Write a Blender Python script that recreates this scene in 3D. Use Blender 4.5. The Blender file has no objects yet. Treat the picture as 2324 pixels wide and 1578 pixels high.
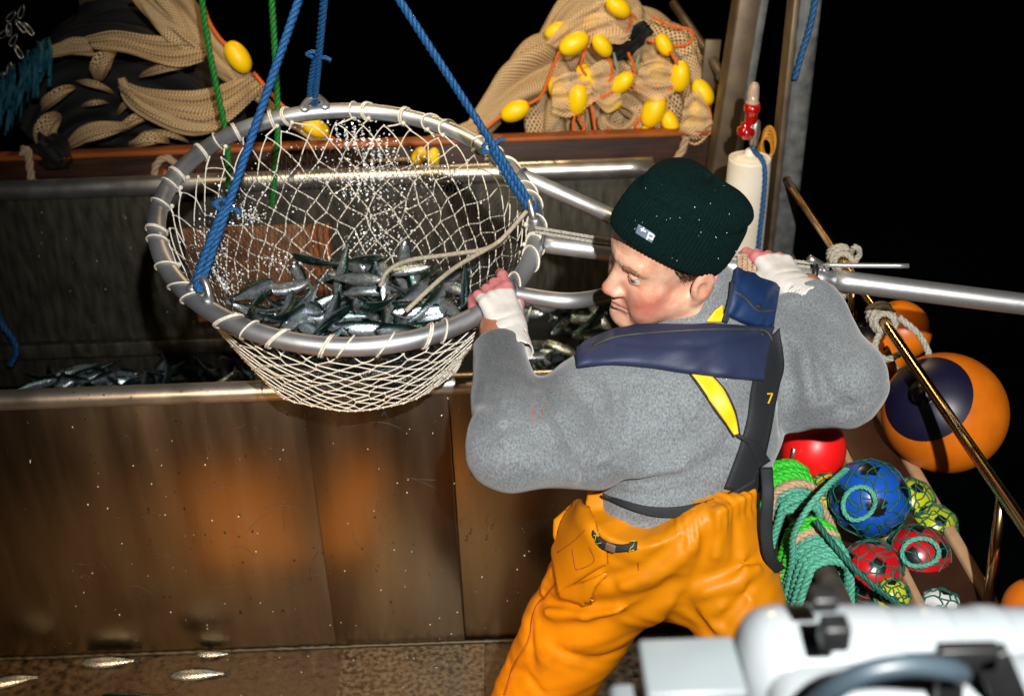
import bpy, bmesh, math, random
import numpy as np
from mathutils import Vector, Matrix
from mathutils.bvhtree import BVHTree

# ------------------------------------------------------------------ camera, world, lights, exposure
scene = bpy.context.scene
COL = scene.collection
PITCH, ROLL, CAMZ, LENS = math.radians(28), math.radians(-2.1), 2.6, 40.0
cam_data = bpy.data.cameras.new("camera")
cam = bpy.data.objects.new("camera", cam_data)
COL.objects.link(cam)
cam_data.lens = LENS
cam_data.sensor_width = 36
cam_data.clip_start = 0.05
cam_data.clip_end = 900
cam.matrix_world = Matrix.Translation((0, 0, CAMZ)) @ Matrix.Rotation(math.pi / 2 - PITCH, 4, 'X') @ Matrix.Rotation(ROLL, 4, 'Z')
cam_data.dof.use_dof = True
cam_data.dof.focus_distance = 2.72
cam_data.dof.aperture_fstop = 3.6
scene.camera = cam

world = bpy.data.worlds.new("World")
scene.world = world
world.use_nodes = True
bg = world.node_tree.nodes["Background"]
bg.inputs[0].default_value = (0.010, 0.014, 0.022, 1)      # night sky
bg.inputs[1].default_value = 0.08
scene.view_settings.view_transform = 'Standard'
scene.view_settings.look = 'None'
scene.view_settings.exposure = 0
scene.view_settings.gamma = 1
scene.cycles.max_bounces = 6
scene.cycles.transparent_max_bounces = 24
scene.cycles.sample_clamp_indirect = 4
scene.cycles.use_denoising = True


def lamp(name, kind, loc, target, power, color, size=0.1, spot=None, blend=0.5, size_y=None):
    d = bpy.data.lights.new(name, kind)
    d.energy = power
    d.color = color
    if kind == 'AREA':
        d.size = size
        if size_y:
            d.shape = 'RECTANGLE'
            d.size_y = size_y
        else:
            d.shape = 'DISK'
    else:
        d.shadow_soft_size = size
    if spot:
        d.spot_size = math.radians(spot)
        d.spot_blend = blend
    o = bpy.data.objects.new(name, d)
    COL.objects.link(o)
    o.location = loc
    o.rotation_euler = (Vector(target) - Vector(loc)).to_track_quat('-Z', 'Y').to_euler()
    return o


# the photographer's flash, and the boat's warm deck lamps that gild the rails and the nets
lamp("camera_flash", 'SPOT', (0.32, -0.45, 3.25), (0.38, 3.1, 1.32), 950, (1.0, 0.975, 0.95), 0.03, 62, 0.85)
lamp("deck_lamp_mast", 'SPOT', (-1.3, 2.3, 4.6), (0.75, 5.0, 1.35), 520, (1.0, 0.78, 0.48), 0.10, 66, 0.8)
lamp("deck_lamp_aft", 'SPOT', (0.2, 7.8, 4.4), (-0.3, 3.6, 0.9), 190, (1.0, 0.66, 0.32), 0.10, 75, 0.6)
lamp("deck_lamp_wheelhouse", 'SPOT', (-1.2, 0.1, 2.2), (-0.8, 2.1, 0.0), 520, (1.0, 0.66, 0.34), 0.08, 60, 0.8)

# ------------------------------------------------------------------ helpers
PW, PH = 2323.0, 1578.0
FPX = LENS / 36 * PW
CM = np.array(cam.matrix_world.to_3x3())
CO = np.array([0.0, 0.0, CAMZ])


def ray(x, y):
    return CM @ np.array([(x - PW / 2) / FPX, -(y - PH / 2) / FPX, -1.0])


def P(x, y, Y=None, z=None, X=None):
    """point of the scene seen at photo pixel x, y at a distance Y, a height z or a sideways place X"""
    d = ray(x, y)
    t = Y / d[1] if Y is not None else ((z - CAMZ) / d[2] if z is not None else X / d[0])
    return CO + d * t


def nrm(v):
    v = np.asarray(v, float)
    return v / (np.linalg.norm(v) + 1e-12)


def lin(c):
    c = np.asarray(c, float) / 255.0
    return np.where(c <= 0.04045, c / 12.92, ((c + 0.055) / 1.055) ** 2.4)


def C4(c):
    return (*[float(v) for v in lin(c)], 1.0)


def M(name, c1, c2=None, scale=8.0, rough=0.5, metal=0.0, bump=0.0, bscale=80.0, spec=0.5, sheen=0.0, coat=0.0,
      sss=0.0, vcol=False, stretch=None, rough2=None, alpha=1.0, aniso=0.0, detail=5.0, contrast=(0.3, 0.7), trans=0.0):
    m = bpy.data.materials.new(name)
    m.use_nodes = True
    nt = m.node_tree
    N, L = nt.nodes, nt.links
    b = N["Principled BSDF"]
    b.inputs["Roughness"].default_value = rough
    b.inputs["Metallic"].default_value = metal
    b.inputs["Specular IOR Level"].default_value = spec
    b.inputs["Coat Weight"].default_value = coat
    b.inputs["Coat Roughness"].default_value = 0.12
    b.inputs["Sheen Weight"].default_value = sheen
    b.inputs["Alpha"].default_value = alpha
    b.inputs["Anisotropic"].default_value = aniso
    b.inputs["Transmission Weight"].default_value = trans
    if sss:
        b.inputs["Subsurface Weight"].default_value = sss
        b.inputs["Subsurface Radius"].default_value = (0.012, 0.005, 0.003)
        b.inputs["Subsurface Scale"].default_value = 0.6
    tc = N.new("ShaderNodeTexCoord")
    mp = N.new("ShaderNodeMapping")
    L.new(tc.outputs["Object"], mp.inputs[0])
    if stretch:
        mp.inputs["Scale"].default_value = stretch
    no = N.new("ShaderNodeTexNoise")
    no.inputs["Scale"].default_value = scale
    no.inputs["Detail"].default_value = detail
    L.new(mp.outputs[0], no.inputs[0])
    cr = N.new("ShaderNodeMapRange")
    cr.inputs[1].default_value, cr.inputs[2].default_value = contrast
    L.new(no.outputs["Fac"], cr.inputs[0])
    if vcol:
        at = N.new("ShaderNodeAttribute")
        at.attribute_name = "Col"
        mx = N.new("ShaderNodeMix")
        mx.data_type = 'RGBA'
        mx.blend_type = 'MULTIPLY'
        mx.inputs[0].default_value = 1.0
        L.new(at.outputs["Color"], mx.inputs[6])
        m2 = N.new("ShaderNodeMix")
        m2.data_type = 'RGBA'
        m2.inputs[6].default_value = C4(c1)
        m2.inputs[7].default_value = C4(c2 or c1)
        L.new(cr.outputs[0], m2.inputs[0])
        L.new(m2.outputs[2], mx.inputs[7])
        L.new(mx.outputs[2], b.inputs["Base Color"])
    elif c2 is not None:
        mx = N.new("ShaderNodeMix")
        mx.data_type = 'RGBA'
        mx.inputs[6].default_value = C4(c1)
        mx.inputs[7].default_value = C4(c2)
        L.new(cr.outputs[0], mx.inputs[0])
        L.new(mx.outputs[2], b.inputs["Base Color"])
    else:
        b.inputs["Base Color"].default_value = C4(c1)
    if rough2 is not None:
        mr = N.new("ShaderNodeMapRange")
        mr.inputs[3].default_value, mr.inputs[4].default_value = rough, rough2
        L.new(cr.outputs[0], mr.inputs[0])
        L.new(mr.outputs[0], b.inputs["Roughness"])
    if bump:
        n2 = N.new("ShaderNodeTexNoise")
        n2.inputs["Scale"].default_value = bscale
        n2.inputs["Detail"].default_value = 4
        L.new(mp.outputs[0], n2.inputs[0])
        bp = N.new("ShaderNodeBump")
        bp.inputs["Strength"].default_value = bump
        bp.inputs["Distance"].default_value = 0.004
        L.new(n2.outputs["Fac"], bp.inputs["Height"])
        L.new(bp.outputs[0], b.inputs["Normal"])
    return m


def wpos(o):
    p = np.zeros(3)
    while o is not None:
        p = p + np.array(o.location)
        o = o.parent
    return p


def tag(o, label=None, cat=None, group=None, kind=None):
    if label:
        o["label"] = label
    if cat:
        o["category"] = cat
    if group:
        o["group"] = group
    if kind:
        o["kind"] = kind
    return o


def thing(name, label, cat, loc, group=None):
    o = bpy.data.objects.new(name, None)
    o.empty_display_size = 0.05
    COL.objects.link(o)
    o.location = [float(v) for v in loc]
    return tag(o, label, cat, group)


def mk(name, V, F, mat, parent=None, uv=None, smooth=True, col=None, local=False, origin=None):
    """one mesh object from world-space vertices; F a list of faces or an integer array"""
    V = np.asarray(V, float)
    if local:
        off = np.zeros(3)
    elif parent is not None:
        off = wpos(parent)
    else:
        off = np.array(origin) if origin is not None else np.array([V[:, 0].mean(), V[:, 1].mean(), V[:, 2].min()])
    me = bpy.data.meshes.new(name)
    W = V - off
    if isinstance(F, np.ndarray):
        n, k = F.shape
        me.vertices.add(len(W))
        me.vertices.foreach_set("co", W.astype(np.float32).ravel())
        me.loops.add(n * k)
        me.loops.foreach_set("vertex_index", F.astype(np.int32).ravel())
        me.polygons.add(n)
        me.polygons.foreach_set("loop_start", np.arange(0, n * k, k, dtype=np.int32))
        me.update(calc_edges=True)
        me.validate()
    else:
        me.from_pydata([tuple(v) for v in W], [], [tuple(int(i) for i in f) for f in F])
        me.update()
    if smooth and len(me.polygons):
        me.polygons.foreach_set("use_smooth", np.ones(len(me.polygons), dtype=bool))
    if uv is not None:
        ul = me.uv_layers.new(name="UVMap")
        li = np.zeros(len(me.loops), dtype=np.int32)
        me.loops.foreach_get("vertex_index", li)
        ul.data.foreach_set("uv", np.asarray(uv, np.float32)[li].ravel())
    if col is not None:
        ca = me.color_attributes.new("Col", 'FLOAT_COLOR', 'POINT')
        c = np.ones((len(W), 4), np.float32)
        c[:, :3] = col
        ca.data.foreach_set("color", c.ravel())
    me.materials.append(mat)
    o = bpy.data.objects.new(name, me)
    COL.objects.link(o)
    if parent is not None:
        o.parent = parent
    elif not local:
        o.location = [float(v) for v in off]
    return o


def merge(parts):
    Vs, Fs, n = [], [], 0
    for V, F in parts:
        V = np.asarray(V, float)
        Vs.append(V)
        if isinstance(F, np.ndarray):
            Fs.append(F + n)
        else:
            Fs.extend([[i + n for i in f] for f in F])
        n += len(V)
    V = np.concatenate(Vs)
    if Fs and all(isinstance(f, np.ndarray) for f in Fs):
        if len({f.shape[1] for f in Fs}) == 1:
            return V, np.concatenate(Fs)
        out = []
        for f in Fs:
            out.extend(f.tolist())
        return V, out
    out = []
    for f in Fs:
        if isinstance(f, np.ndarray):
            out.extend(f.tolist())
        else:
            out.append(f)
    return V, out


def spline(pts, n):
    """Catmull-Rom through the points, n samples evenly spaced"""
    p = np.asarray(pts, float)
    if len(p) == 2:
        t = np.linspace(0, 1, n)[:, None]
        return p[0] * (1 - t) + p[1] * t
    q = np.vstack([2 * p[0] - p[1], p, 2 * p[-1] - p[-2]])
    out = []
    for i in range(len(p) - 1):
        t = np.linspace(0, 1, 24, endpoint=False)[:, None]
        a, b, c, d = q[i], q[i + 1], q[i + 2], q[i + 3]
        out.append(0.5 * (2 * b + (c - a) * t + (2 * a - 5 * b + 4 * c - d) * t ** 2 + (3 * b - a - 3 * c + d) * t ** 3))
    out = np.vstack(out + [p[-1:]])
    s = np.concatenate([[0], np.cumsum(np.linalg.norm(np.diff(out[:, :3], axis=0), axis=1))])
    u = np.linspace(0, s[-1], n)
    return np.stack([np.interp(u, s, out[:, k]) for k in range(out.shape[1])], 1)


def plen(p):
    return float(np.linalg.norm(np.diff(np.asarray(p)[:, :3], axis=0), axis=1).sum())


def frames(p):
    p = np.asarray(p, float)
    T = np.gradient(p, axis=0)
    T /= np.linalg.norm(T, axis=1)[:, None] + 1e-12
    a = np.array([0, 0, 1.0]) if abs(T[0, 2]) < 0.9 else np.array([1.0, 0, 0])
    u = nrm(np.cross(T[0], a))
    U = [u]
    for i in range(1, len(p)):
        u = U[-1] - T[i] * np.dot(U[-1], T[i])
        U.append(nrm(u))
    U = np.array(U)
    return T, U, np.cross(T, U)


def tube(p, r, sides=8, caps=True, sq=(1.0, 1.0), twist=None):
    p = np.asarray(p, float)
    n = len(p)
    T, U, B = frames(p)
    a = np.linspace(0, 2 * np.pi, sides, endpoint=False)
    r = np.broadcast_to(np.asarray(r, float), (n,)) if np.ndim(r) < 2 else r
    rr = r[:, None] if np.ndim(r) == 1 else r
    V = p[:, None, :] + (np.cos(a) * rr * sq[0])[:, :, None] * U[:, None, :] + (np.sin(a) * rr * sq[1])[:, :, None] * B[:, None, :]
    V = V.reshape(-1, 3)
    i = np.arange(n - 1)[:, None] * sides
    j = np.arange(sides)[None, :]
    j2 = (j + 1) % sides
    F = np.stack([i + j, i + j2, i + sides + j2, i + sides + j], -1).reshape(-1, 4)
    if caps:
        V = np.vstack([V, p[0], p[-1]])
        k = np.arange(sides)
        c1 = np.stack([(k + 1) % sides, k, np.full(sides, n * sides), np.full(sides, n * sides)], 1)
        F = F.tolist()
        F += [[int((k0 + 1) % sides), int(k0), n * sides] for k0 in range(sides)]
        F += [[(n - 1) * sides + int(k0), (n - 1) * sides + int((k0 + 1) % sides), n * sides + 1] for k0 in range(sides)]
    return V, F


def rope(p, r, pitch=None, strands=3, sides=6, per=9, wob=0.0, rng=None):
    """laid rope: helical strands round the path"""
    pitch = pitch or r * 7
    L = plen(p)
    n = max(8, int(L / pitch * per))
    q = spline(p, n)
    if wob:
        rng = rng or np.random.default_rng(1)
        q[:, :3] += np.cumsum(rng.normal(size=(n, 3)) * wob * 0.15, axis=0) * 0.2
    T, U, B = frames(q)
    s = np.linspace(0, L, n)
    out = []
    for k in range(strands):
        a = 2 * np.pi * (s / pitch + k / strands)
        h = q + r * 0.52 * (np.cos(a)[:, None] * U + np.sin(a)[:, None] * B)
        out.append(tube(h, r * 0.56, sides, caps=False))
    return merge(out)


def lathe(prof, n=32, axis=(0, 0, 1), loc=(0, 0, 0), sq=1.0, closed=False):
    prof = np.asarray(prof, float)
    a = np.linspace(0, 2 * np.pi, n, endpoint=False)
    z = nrm(axis)
    h = np.array([1.0, 0, 0]) if abs(z[0]) < 0.8 else np.array([0, 1.0, 0])
    x = nrm(np.cross(h, z))
    y = np.cross(z, x)
    V = (prof[:, None, 0, None] * (np.cos(a)[:, None] * x + sq * np.sin(a)[:, None] * y)[None] + prof[:, None, 1, None] * z).reshape(-1, 3) + np.array(loc)
    m = len(prof)
    i = np.arange(m - 1)[:, None] * n
    j = np.arange(n)[None]
    F = np.stack([i + j, i + (j + 1) % n, i + n + (j + 1) % n, i + n + j], -1).reshape(-1, 4)
    return V, F


def bevbox(lo, hi, bev=0.004, seg=2, R=None, c=None):
    bm = bmesh.new()
    bmesh.ops.create_cube(bm, size=1)
    lo, hi = np.array(lo, float), np.array(hi, float)
    for v in bm.verts:
        v.co = Vector((lo + hi) / 2) + Vector(np.array(v.co) * (hi - lo))
    if bev:
        bmesh.ops.bevel(bm, geom=bm.edges[:] + bm.verts[:], offset=bev, segments=seg, affect='EDGES', profile=0.5)
    bm.verts.index_update()
    V = np.array([v.co[:] for v in bm.verts])
    F = [[v.index for v in f.verts] for f in bm.faces]
    bm.free()
    if R is not None:
        c = np.array(c) if c is not None else (lo + hi) / 2
        V = (V - c) @ np.asarray(R).T + c
    return V, F


def bar(a, b, w, h, bev=0.003, up=(0, 0, 1)):
    """bevelled bar from a to b, w across, h along up"""
    a, b = np.array(a, float), np.array(b, float)
    z = nrm(b - a)
    x = nrm(np.cross(up, z))
    y = np.cross(z, x)
    L = np.linalg.norm(b - a)
    V, F = bevbox((-w / 2, -h / 2, 0), (w / 2, h / 2, L), bev)
    return V @ np.stack([x, y, z]) + a, F


def ball(c, r, n=24, m=16, axis=(0, 0, 1)):
    r = np.broadcast_to(np.asarray(r, float), (3,))
    t = np.linspace(0.001, np.pi - 0.001, m)
    V, F = lathe(np.stack([np.sin(t), -np.cos(t)], 1), n, axis)
    return V * r + np.array(c), F


# ---------- signed distance shapes and a surface-nets mesher: one continuous skin for body and clothes
def smin(a, b, k):
    h = np.clip(0.5 + 0.5 * (b - a) / k, 0, 1)
    return b * (1 - h) + a * h - k * h * (1 - h)


def smax(a, b, k):
    return -smin(-a, -b, k)


def cone(X, a, b, ra, rb):
    a, b = np.asarray(a, np.float32), np.asarray(b, np.float32)
    ba = b - a
    pa = X - a
    h = np.clip(pa @ ba / (ba @ ba), 0, 1)
    return np.linalg.norm(pa - h[:, None] * ba, axis=1) - (ra + (rb - ra) * h)


def econe(X, a, b, ra, rb, u, fl):
    """tapered capsule flattened: thickness across u is full, across the other side axis is times fl"""
    a, b = np.asarray(a, np.float32), np.asarray(b, np.float32)
    ba = b - a
    z = nrm(ba)
    u = nrm(np.asarray(u) - z * np.dot(u, z))
    w = np.cross(z, u)
    pa = X - a
    h = np.clip(pa @ ba / (ba @ ba), 0, 1)
    q = pa - h[:, None] * ba
    q = q + (1 / fl - 1) * (q @ w.astype(np.float32))[:, None] * w.astype(np.float32)
    return (np.linalg.norm(q, axis=1) - (ra + (rb - ra) * h)) * fl ** 0.5


def ell(X, c, r):
    r = np.asarray(r, np.float32)
    q = (X - np.asarray(c, np.float32)) / r
    k0 = np.linalg.norm(q, axis=1)
    k1 = np.linalg.norm(q / r, axis=1)
    return k0 * (k0 - 1) / (k1 + 1e-9)


def polyd(X, pts):
    d = None
    for a, b in zip(pts[:-1], pts[1:]):
        e = cone(X, a, b, 0, 0)
        d = e if d is None else np.minimum(d, e)
    return d


def snets(f, lo, hi, h, detail=None):
    lo, hi = np.array(lo, float), np.array(hi, float)
    n = np.maximum(4, np.ceil((hi - lo) / h).astype(int))
    ax = [lo[k] + h * np.arange(n[k] + 1) for k in range(3)]
    g = np.stack(np.meshgrid(*ax, indexing='ij'), -1).reshape(-1, 3).astype(np.float32)
    v = np.empty(len(g), np.float32)
    for s in range(0, len(g), 400000):
        x = g[s:s + 400000]
        d = f(x)
        if detail is not None:
            near = np.abs(d) < 0.035
            if near.any():
                d[near] = d[near] + detail(x[near])
        v[s:s + 400000] = d
    v = v.reshape(n + 1)
    ins = v < 0
    nx, ny, nz = n
    cnt = np.zeros((nx, ny, nz), np.float32)
    pos = np.zeros((nx, ny, nz, 3), np.float32)
    cor = [(i, j, k) for i in (0, 1) for j in (0, 1) for k in (0, 1)]
    sl = lambda c: (slice(c[0], c[0] + nx), slice(c[1], c[1] + ny), slice(c[2], c[2] + nz))
    for a in cor:
        for k in range(3):
            if a[k] == 0:
                b = list(a)
                b[k] = 1
                va, vb = v[sl(a)], v[sl(b)]
                m = (va < 0) != (vb < 0)
                t = np.where(m, va / np.where(m, va - vb, 1), 0)
                cnt += m
                for q in range(3):
                    pos[..., q] += np.where(m, a[q] + (t if q == k else 0), 0)
    act = cnt > 0
    idx = np.full((nx, ny, nz), -1, np.int64)
    idx[act] = np.arange(act.sum())
    ijk = np.argwhere(act)
    V = lo + h * (ijk + pos[act] / cnt[act][:, None])
    F = []
    for k in range(3):
        o1, o2 = (k + 1) % 3, (k + 2) % 3
        s0 = [slice(1, n[q]) if q != k else slice(0, n[q]) for q in range(3)]
        s1 = list(s0)
        s1[k] = slice(1, n[k] + 1)
        A, B = ins[tuple(s0)], ins[tuple(s1)]
        loc = np.argwhere(A != B)
        if not len(loc):
            continue
        base = loc + np.array([1 if q != k else 0 for q in range(3)])
        def ci(d1, d2):
            c = base.copy()
            c[:, o1] += d1
            c[:, o2] += d2
            return idx[c[:, 0], c[:, 1], c[:, 2]]
        q = np.stack([ci(-1, -1), ci(0, -1), ci(0, 0), ci(-1, 0)], 1)
        fl = ~A[tuple(loc.T)]
        q[fl] = q[fl][:, ::-1]
        F.append(q)
    F = np.concatenate(F)
    F = F[(F >= 0).all(1)]
    return V, F


def smooth_mesh(V, F, it=2, lam=0.5):
    e = np.concatenate([F[:, [0, 1]], F[:, [1, 2]], F[:, [2, 3]], F[:, [3, 0]]])
    for _ in range(it):
        acc = np.zeros_like(V)
        c = np.zeros(len(V))
        for a, b in ((0, 1), (1, 0)):
            for k in range(3):
                acc[:, k] += np.bincount(e[:, a], V[e[:, b], k], len(V))
            c += np.bincount(e[:, a], minlength=len(V))
        V = V + lam * (acc / c[:, None] - V)
    return V


def trace(f, x, y, t0=1.5, t1=5.0):
    """first hit of the view ray through photo pixel x, y with a distance shape"""
    d = nrm(ray(x, y))
    t = t0
    for _ in range(90):
        v = float(f((CO + d * t)[None].astype(np.float32))[0])
        if v < 0.001 or t > t1:
            break
        t += max(0.6 * v, 0.0008)
    return CO + d * t


def tracel(f, pts, Y0=2.2):
    """a polyline of photo pixels laid on a distance shape"""
    out = []
    for x, y in pts:
        q = trace(f, x, y)
        if np.linalg.norm(q - CO) > 4.9:
            q = P(x, y, Y0)
        out.append(q)
    return out


def patch(bvh, A, B, nu, nv, off=0.004, th=0.006, smooth=3, Y0=2.3, puff=0.0, wr=0.0):
    """a band of cloth laid on a surface between two edges given in photo pixels, with thickness"""
    def interp(E, n):
        E = np.asarray(E, float)
        return spline(np.c_[E, np.zeros(len(E))], n)[:, :2]
    a, b = interp(A, nu), interp(B, nu)
    T = np.full((nu, nv), np.nan)
    D = np.zeros((nu, nv, 3))
    for i in range(nu):
        for j in range(nv):
            s = j / (nv - 1)
            x, y = a[i] * (1 - s) + b[i] * s
            D[i, j] = nrm(ray(x, y))
            h = bvh.ray_cast(Vector(CO), Vector(D[i, j]))
            if h[0] is not None:
                T[i, j] = h[3]
    ok = ~np.isnan(T)
    if not ok.any():
        T[:] = np.linalg.norm(P(a[0][0], a[0][1], Y0) - CO)
    else:
        med = np.nanmedian(T)
        for _ in range(nu + nv):
            bad = np.isnan(T)
            if not bad.any():
                break
            S = np.zeros_like(T)
            c = np.zeros_like(T)
            for di, dj in ((1, 0), (-1, 0), (0, 1), (0, -1)):
                R = np.roll(np.roll(T, di, 0), dj, 1)
                if di == 1: R[0] = np.nan
                if di == -1: R[-1] = np.nan
                if dj == 1: R[:, 0] = np.nan
                if dj == -1: R[:, -1] = np.nan
                g = ~np.isnan(R)
                S[g] += R[g]
                c[g] += 1
            fill = bad & (c > 0)
            T[fill] = S[fill] / c[fill]
        T = np.where(np.isnan(T), med, T)
    T0 = T.copy()
    for _ in range(smooth):
        Q = np.pad(T, 1, mode='edge')
        T = 0.5 * T + 0.125 * (Q[:-2, 1:-1] + Q[2:, 1:-1] + Q[1:-1, :-2] + Q[1:-1, 2:])
    T = np.minimum(T, T0 + 0.002) if smooth < 8 else T
    S = CO + D * T[..., None]
    du = np.gradient(S, axis=0)
    dv = np.gradient(S, axis=1)
    Nn = np.cross(du, dv)
    Nn /= np.linalg.norm(Nn, axis=2)[..., None] + 1e-12
    flip = (Nn * D).sum(2) > 0
    Nn[flip] *= -1
    iu = np.linspace(0, 1, nu)[:, None]
    jv = np.linspace(0, 1, nv)[None]
    pf = puff * (np.clip(4 * iu * (1 - iu), 0, 1) ** 0.35) * (np.clip(4 * jv * (1 - jv), 0, 1) ** 0.4)
    if wr:
        pf = pf + wr * (np.sin(iu * 21 + 3 * jv + 2 * np.sin(iu * 9)) * np.sin(jv * 5 + iu * 4) + 0.7 * np.exp(-((jv - 0.35 - 0.25 * np.sin(iu * 4)) / 0.06) ** 2) * -1.0)
    inner = S + Nn * off
    outer = S + Nn * (off + th + pf)[..., None] if np.ndim(pf) else S + Nn * (off + th)
    V = np.concatenate([outer.reshape(-1, 3), inner.reshape(-1, 3)])
    k = nu * nv
    F = []
    for i in range(nu - 1):
        for j in range(nv - 1):
            q = [i * nv + j, (i + 1) * nv + j, (i + 1) * nv + j + 1, i * nv + j + 1]
            F.append(q)
            F.append([k + t for t in q[::-1]])
    edge = [i * nv for i in range(nu)] + [(nu - 1) * nv + j for j in range(1, nv)] + \
           [i * nv + nv - 1 for i in range(nu - 2, -1, -1)] + [j for j in range(nv - 2, 0, -1)]
    for p0, p1 in zip(edge, edge[1:] + edge[:1]):
        F.append([p1, p0, k + p0, k + p1])
    return V, np.array(F)


def lattice(m, n, wd, col_line, col_hole=None, rough=0.7, rot=True):
    """netting pattern on UVs: twine lines, and open holes (transparent) or a darker ground between them"""
    nt = m.node_tree
    N, L = nt.nodes, nt.links
    b = N["Principled BSDF"]
    b.inputs["Roughness"].default_value = rough
    uv = N.new("ShaderNodeUVMap")
    sp = N.new("ShaderNodeSeparateXYZ")
    L.new(uv.outputs[0], sp.inputs[0])
    res = []
    for op in ('ADD', 'SUBTRACT'):
        a = N.new("ShaderNodeMath")
        a.operation = op
        L.new(sp.outputs[0], a.inputs[0])
        L.new(sp.outputs[1], a.inputs[1])
        q = N.new("ShaderNodeMath")
        q.operation = 'MULTIPLY'
        q.inputs[1].default_value = n
        L.new(a.outputs[0], q.inputs[0])
        f = N.new("ShaderNodeMath")
        f.operation = 'FRACT'
        L.new(q.outputs[0], f.inputs[0])
        g = N.new("ShaderNodeMath")
        g.operation = 'LESS_THAN'
        g.inputs[1].default_value = wd
        L.new(f.outputs[0], g.inputs[0])
        res.append(g)
    mx = N.new("ShaderNodeMath")
    mx.operation = 'MAXIMUM'
    L.new(res[0].outputs[0], mx.inputs[0])
    L.new(res[1].outputs[0], mx.inputs[1])
    if col_hole is None:
        b.inputs["Base Color"].default_value = C4(col_line)
        L.new(mx.outputs[0], b.inputs["Alpha"])
    else:
        c = N.new("ShaderNodeMix")
        c.data_type = 'RGBA'
        c.inputs[6].default_value = C4(col_hole)
        c.inputs[7].default_value = C4(col_line)
        L.new(mx.outputs[0], c.inputs[0])
        L.new(c.outputs[2], b.inputs["Base Color"])
    bp = N.new("ShaderNodeBump")
    bp.inputs["Strength"].default_value = 0.6
    bp.inputs["Distance"].default_value = 0.003
    L.new(mx.outputs[0], bp.inputs["Height"])
    L.new(bp.outputs[0], b.inputs["Normal"])
    return m


RNG = np.random.default_rng(7)
random.seed(7)

# ------------------------------------------------------------------ materials
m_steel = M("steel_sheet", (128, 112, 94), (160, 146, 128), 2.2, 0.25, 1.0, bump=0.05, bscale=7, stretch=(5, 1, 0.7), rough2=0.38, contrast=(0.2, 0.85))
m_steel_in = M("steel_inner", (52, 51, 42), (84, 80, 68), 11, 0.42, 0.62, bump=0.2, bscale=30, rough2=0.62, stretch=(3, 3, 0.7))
m_pipe = M("steel_pipe", (176, 172, 166), (205, 202, 196), 9, 0.30, 0.9, bump=0.05, bscale=60, rough2=0.42)
m_alu = M("aluminium_tube", (150, 153, 156), (196, 198, 200), 7, 0.36, 0.85, bump=0.06, bscale=90, rough2=0.5)
m_alu_b = M("brushed_aluminium", (170, 172, 172), (200, 200, 198), 40, 0.38, 0.85, bump=0.2, bscale=220, stretch=(60, 1, 1))
m_galv = M("galvanised_steel", (64, 66, 66), (104, 106, 104), 22, 0.55, 0.5, bump=0.15, bscale=60, rough2=0.7)
m_galv_brown = M("stained_steel", (70, 58, 44), (104, 88, 66), 9, 0.5, 0.4, bump=0.1, bscale=40)
m_deck = M("deck_plate", (30, 25, 20), (104, 90, 72), 34, 0.32, 0.5, bump=0.5, bscale=46, rough2=0.7)
m_wood = M("varnished_timber", (26, 11, 4), (64, 30, 11), 3.0, 0.42, bump=0.15, bscale=14, stretch=(1.2, 9, 9), rough2=0.6)
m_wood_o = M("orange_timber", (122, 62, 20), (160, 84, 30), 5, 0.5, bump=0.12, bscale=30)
m_cap = M("gunwale_paint", (38, 20, 10), (58, 30, 14), 6, 0.5, bump=0.1, bscale=40)
m_cap_pale = M("pale_rubbing_strip", (150, 116, 82), (184, 148, 110), 12, 0.6, bump=0.2, bscale=60)
m_sea = M("night_sea", (2, 4, 6), (4, 7, 9), 0.6, 0.3, bump=0.5, bscale=2.0)
m_white_pvc = M("white_vinyl", (206, 196, 176), (226, 220, 206), 5, 0.42, bump=0.05, bscale=30)
m_brass = M("gilded_steel_rail", (196, 160, 110), (214, 176, 122), 20, 0.2, 1.0)
m_black = M("black_plastic", (14, 15, 15), (24, 25, 25), 30, 0.45)
m_beige_rope = M("hemp_rope", (150, 120, 92), (190, 162, 132), 160, 0.85, bump=0.4, bscale=400)
m_grey_rope = M("grey_rope", (128, 124, 112), (176, 172, 158), 160, 0.85, bump=0.4, bscale=400)
m_blue_rope = M("blue_rope", (2, 50, 96), (8, 88, 140), 260, 0.5, bump=0.5, bscale=500)
m_green_rope = M("green_rope", (6, 92, 28), (20, 138, 44), 260, 0.5, bump=0.5, bscale=500)
m_bgreen_rope = M("bright_green_rope", (16, 150, 20), (60, 205, 50), 200, 0.5, bump=0.5, bscale=500)
m_teal_rope = M("teal_rope", (44, 126, 104), (96, 176, 148), 200, 0.6, bump=0.5, bscale=500)
m_orange_rope = M("orange_rope", (205, 84, 14), (236, 116, 26), 200, 0.6, bump=0.4, bscale=400)
m_twine = M("white_twine", (186, 178, 160), (224, 218, 204), 120, 0.75, bump=0.3, bscale=500)
m_twine_tan = M("tan_twine", (166, 132, 92), (206, 176, 136), 120, 0.75, bump=0.3, bscale=500)
m_liner = M("black_twine", (9, 9, 10), (18, 18, 20), 100, 0.6)
m_float = M("yellow_float", (250, 196, 0), (255, 214, 10), 6, 0.42, bump=0.06, bscale=60, contrast=(0.3, 0.75))
m_buoy_o = M("orange_buoy", (150, 70, 6), (208, 108, 14), 5, 0.40, bump=0.10, bscale=26, contrast=(0.2, 0.5), detail=9)
m_buoy_n = M("navy_buoy_end", (12, 12, 34), (18, 18, 44), 6, 0.4)
m_buoy_r = M("red_buoy", (214, 14, 16), (232, 28, 24), 5, 0.4, bump=0.03, bscale=30)

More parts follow.
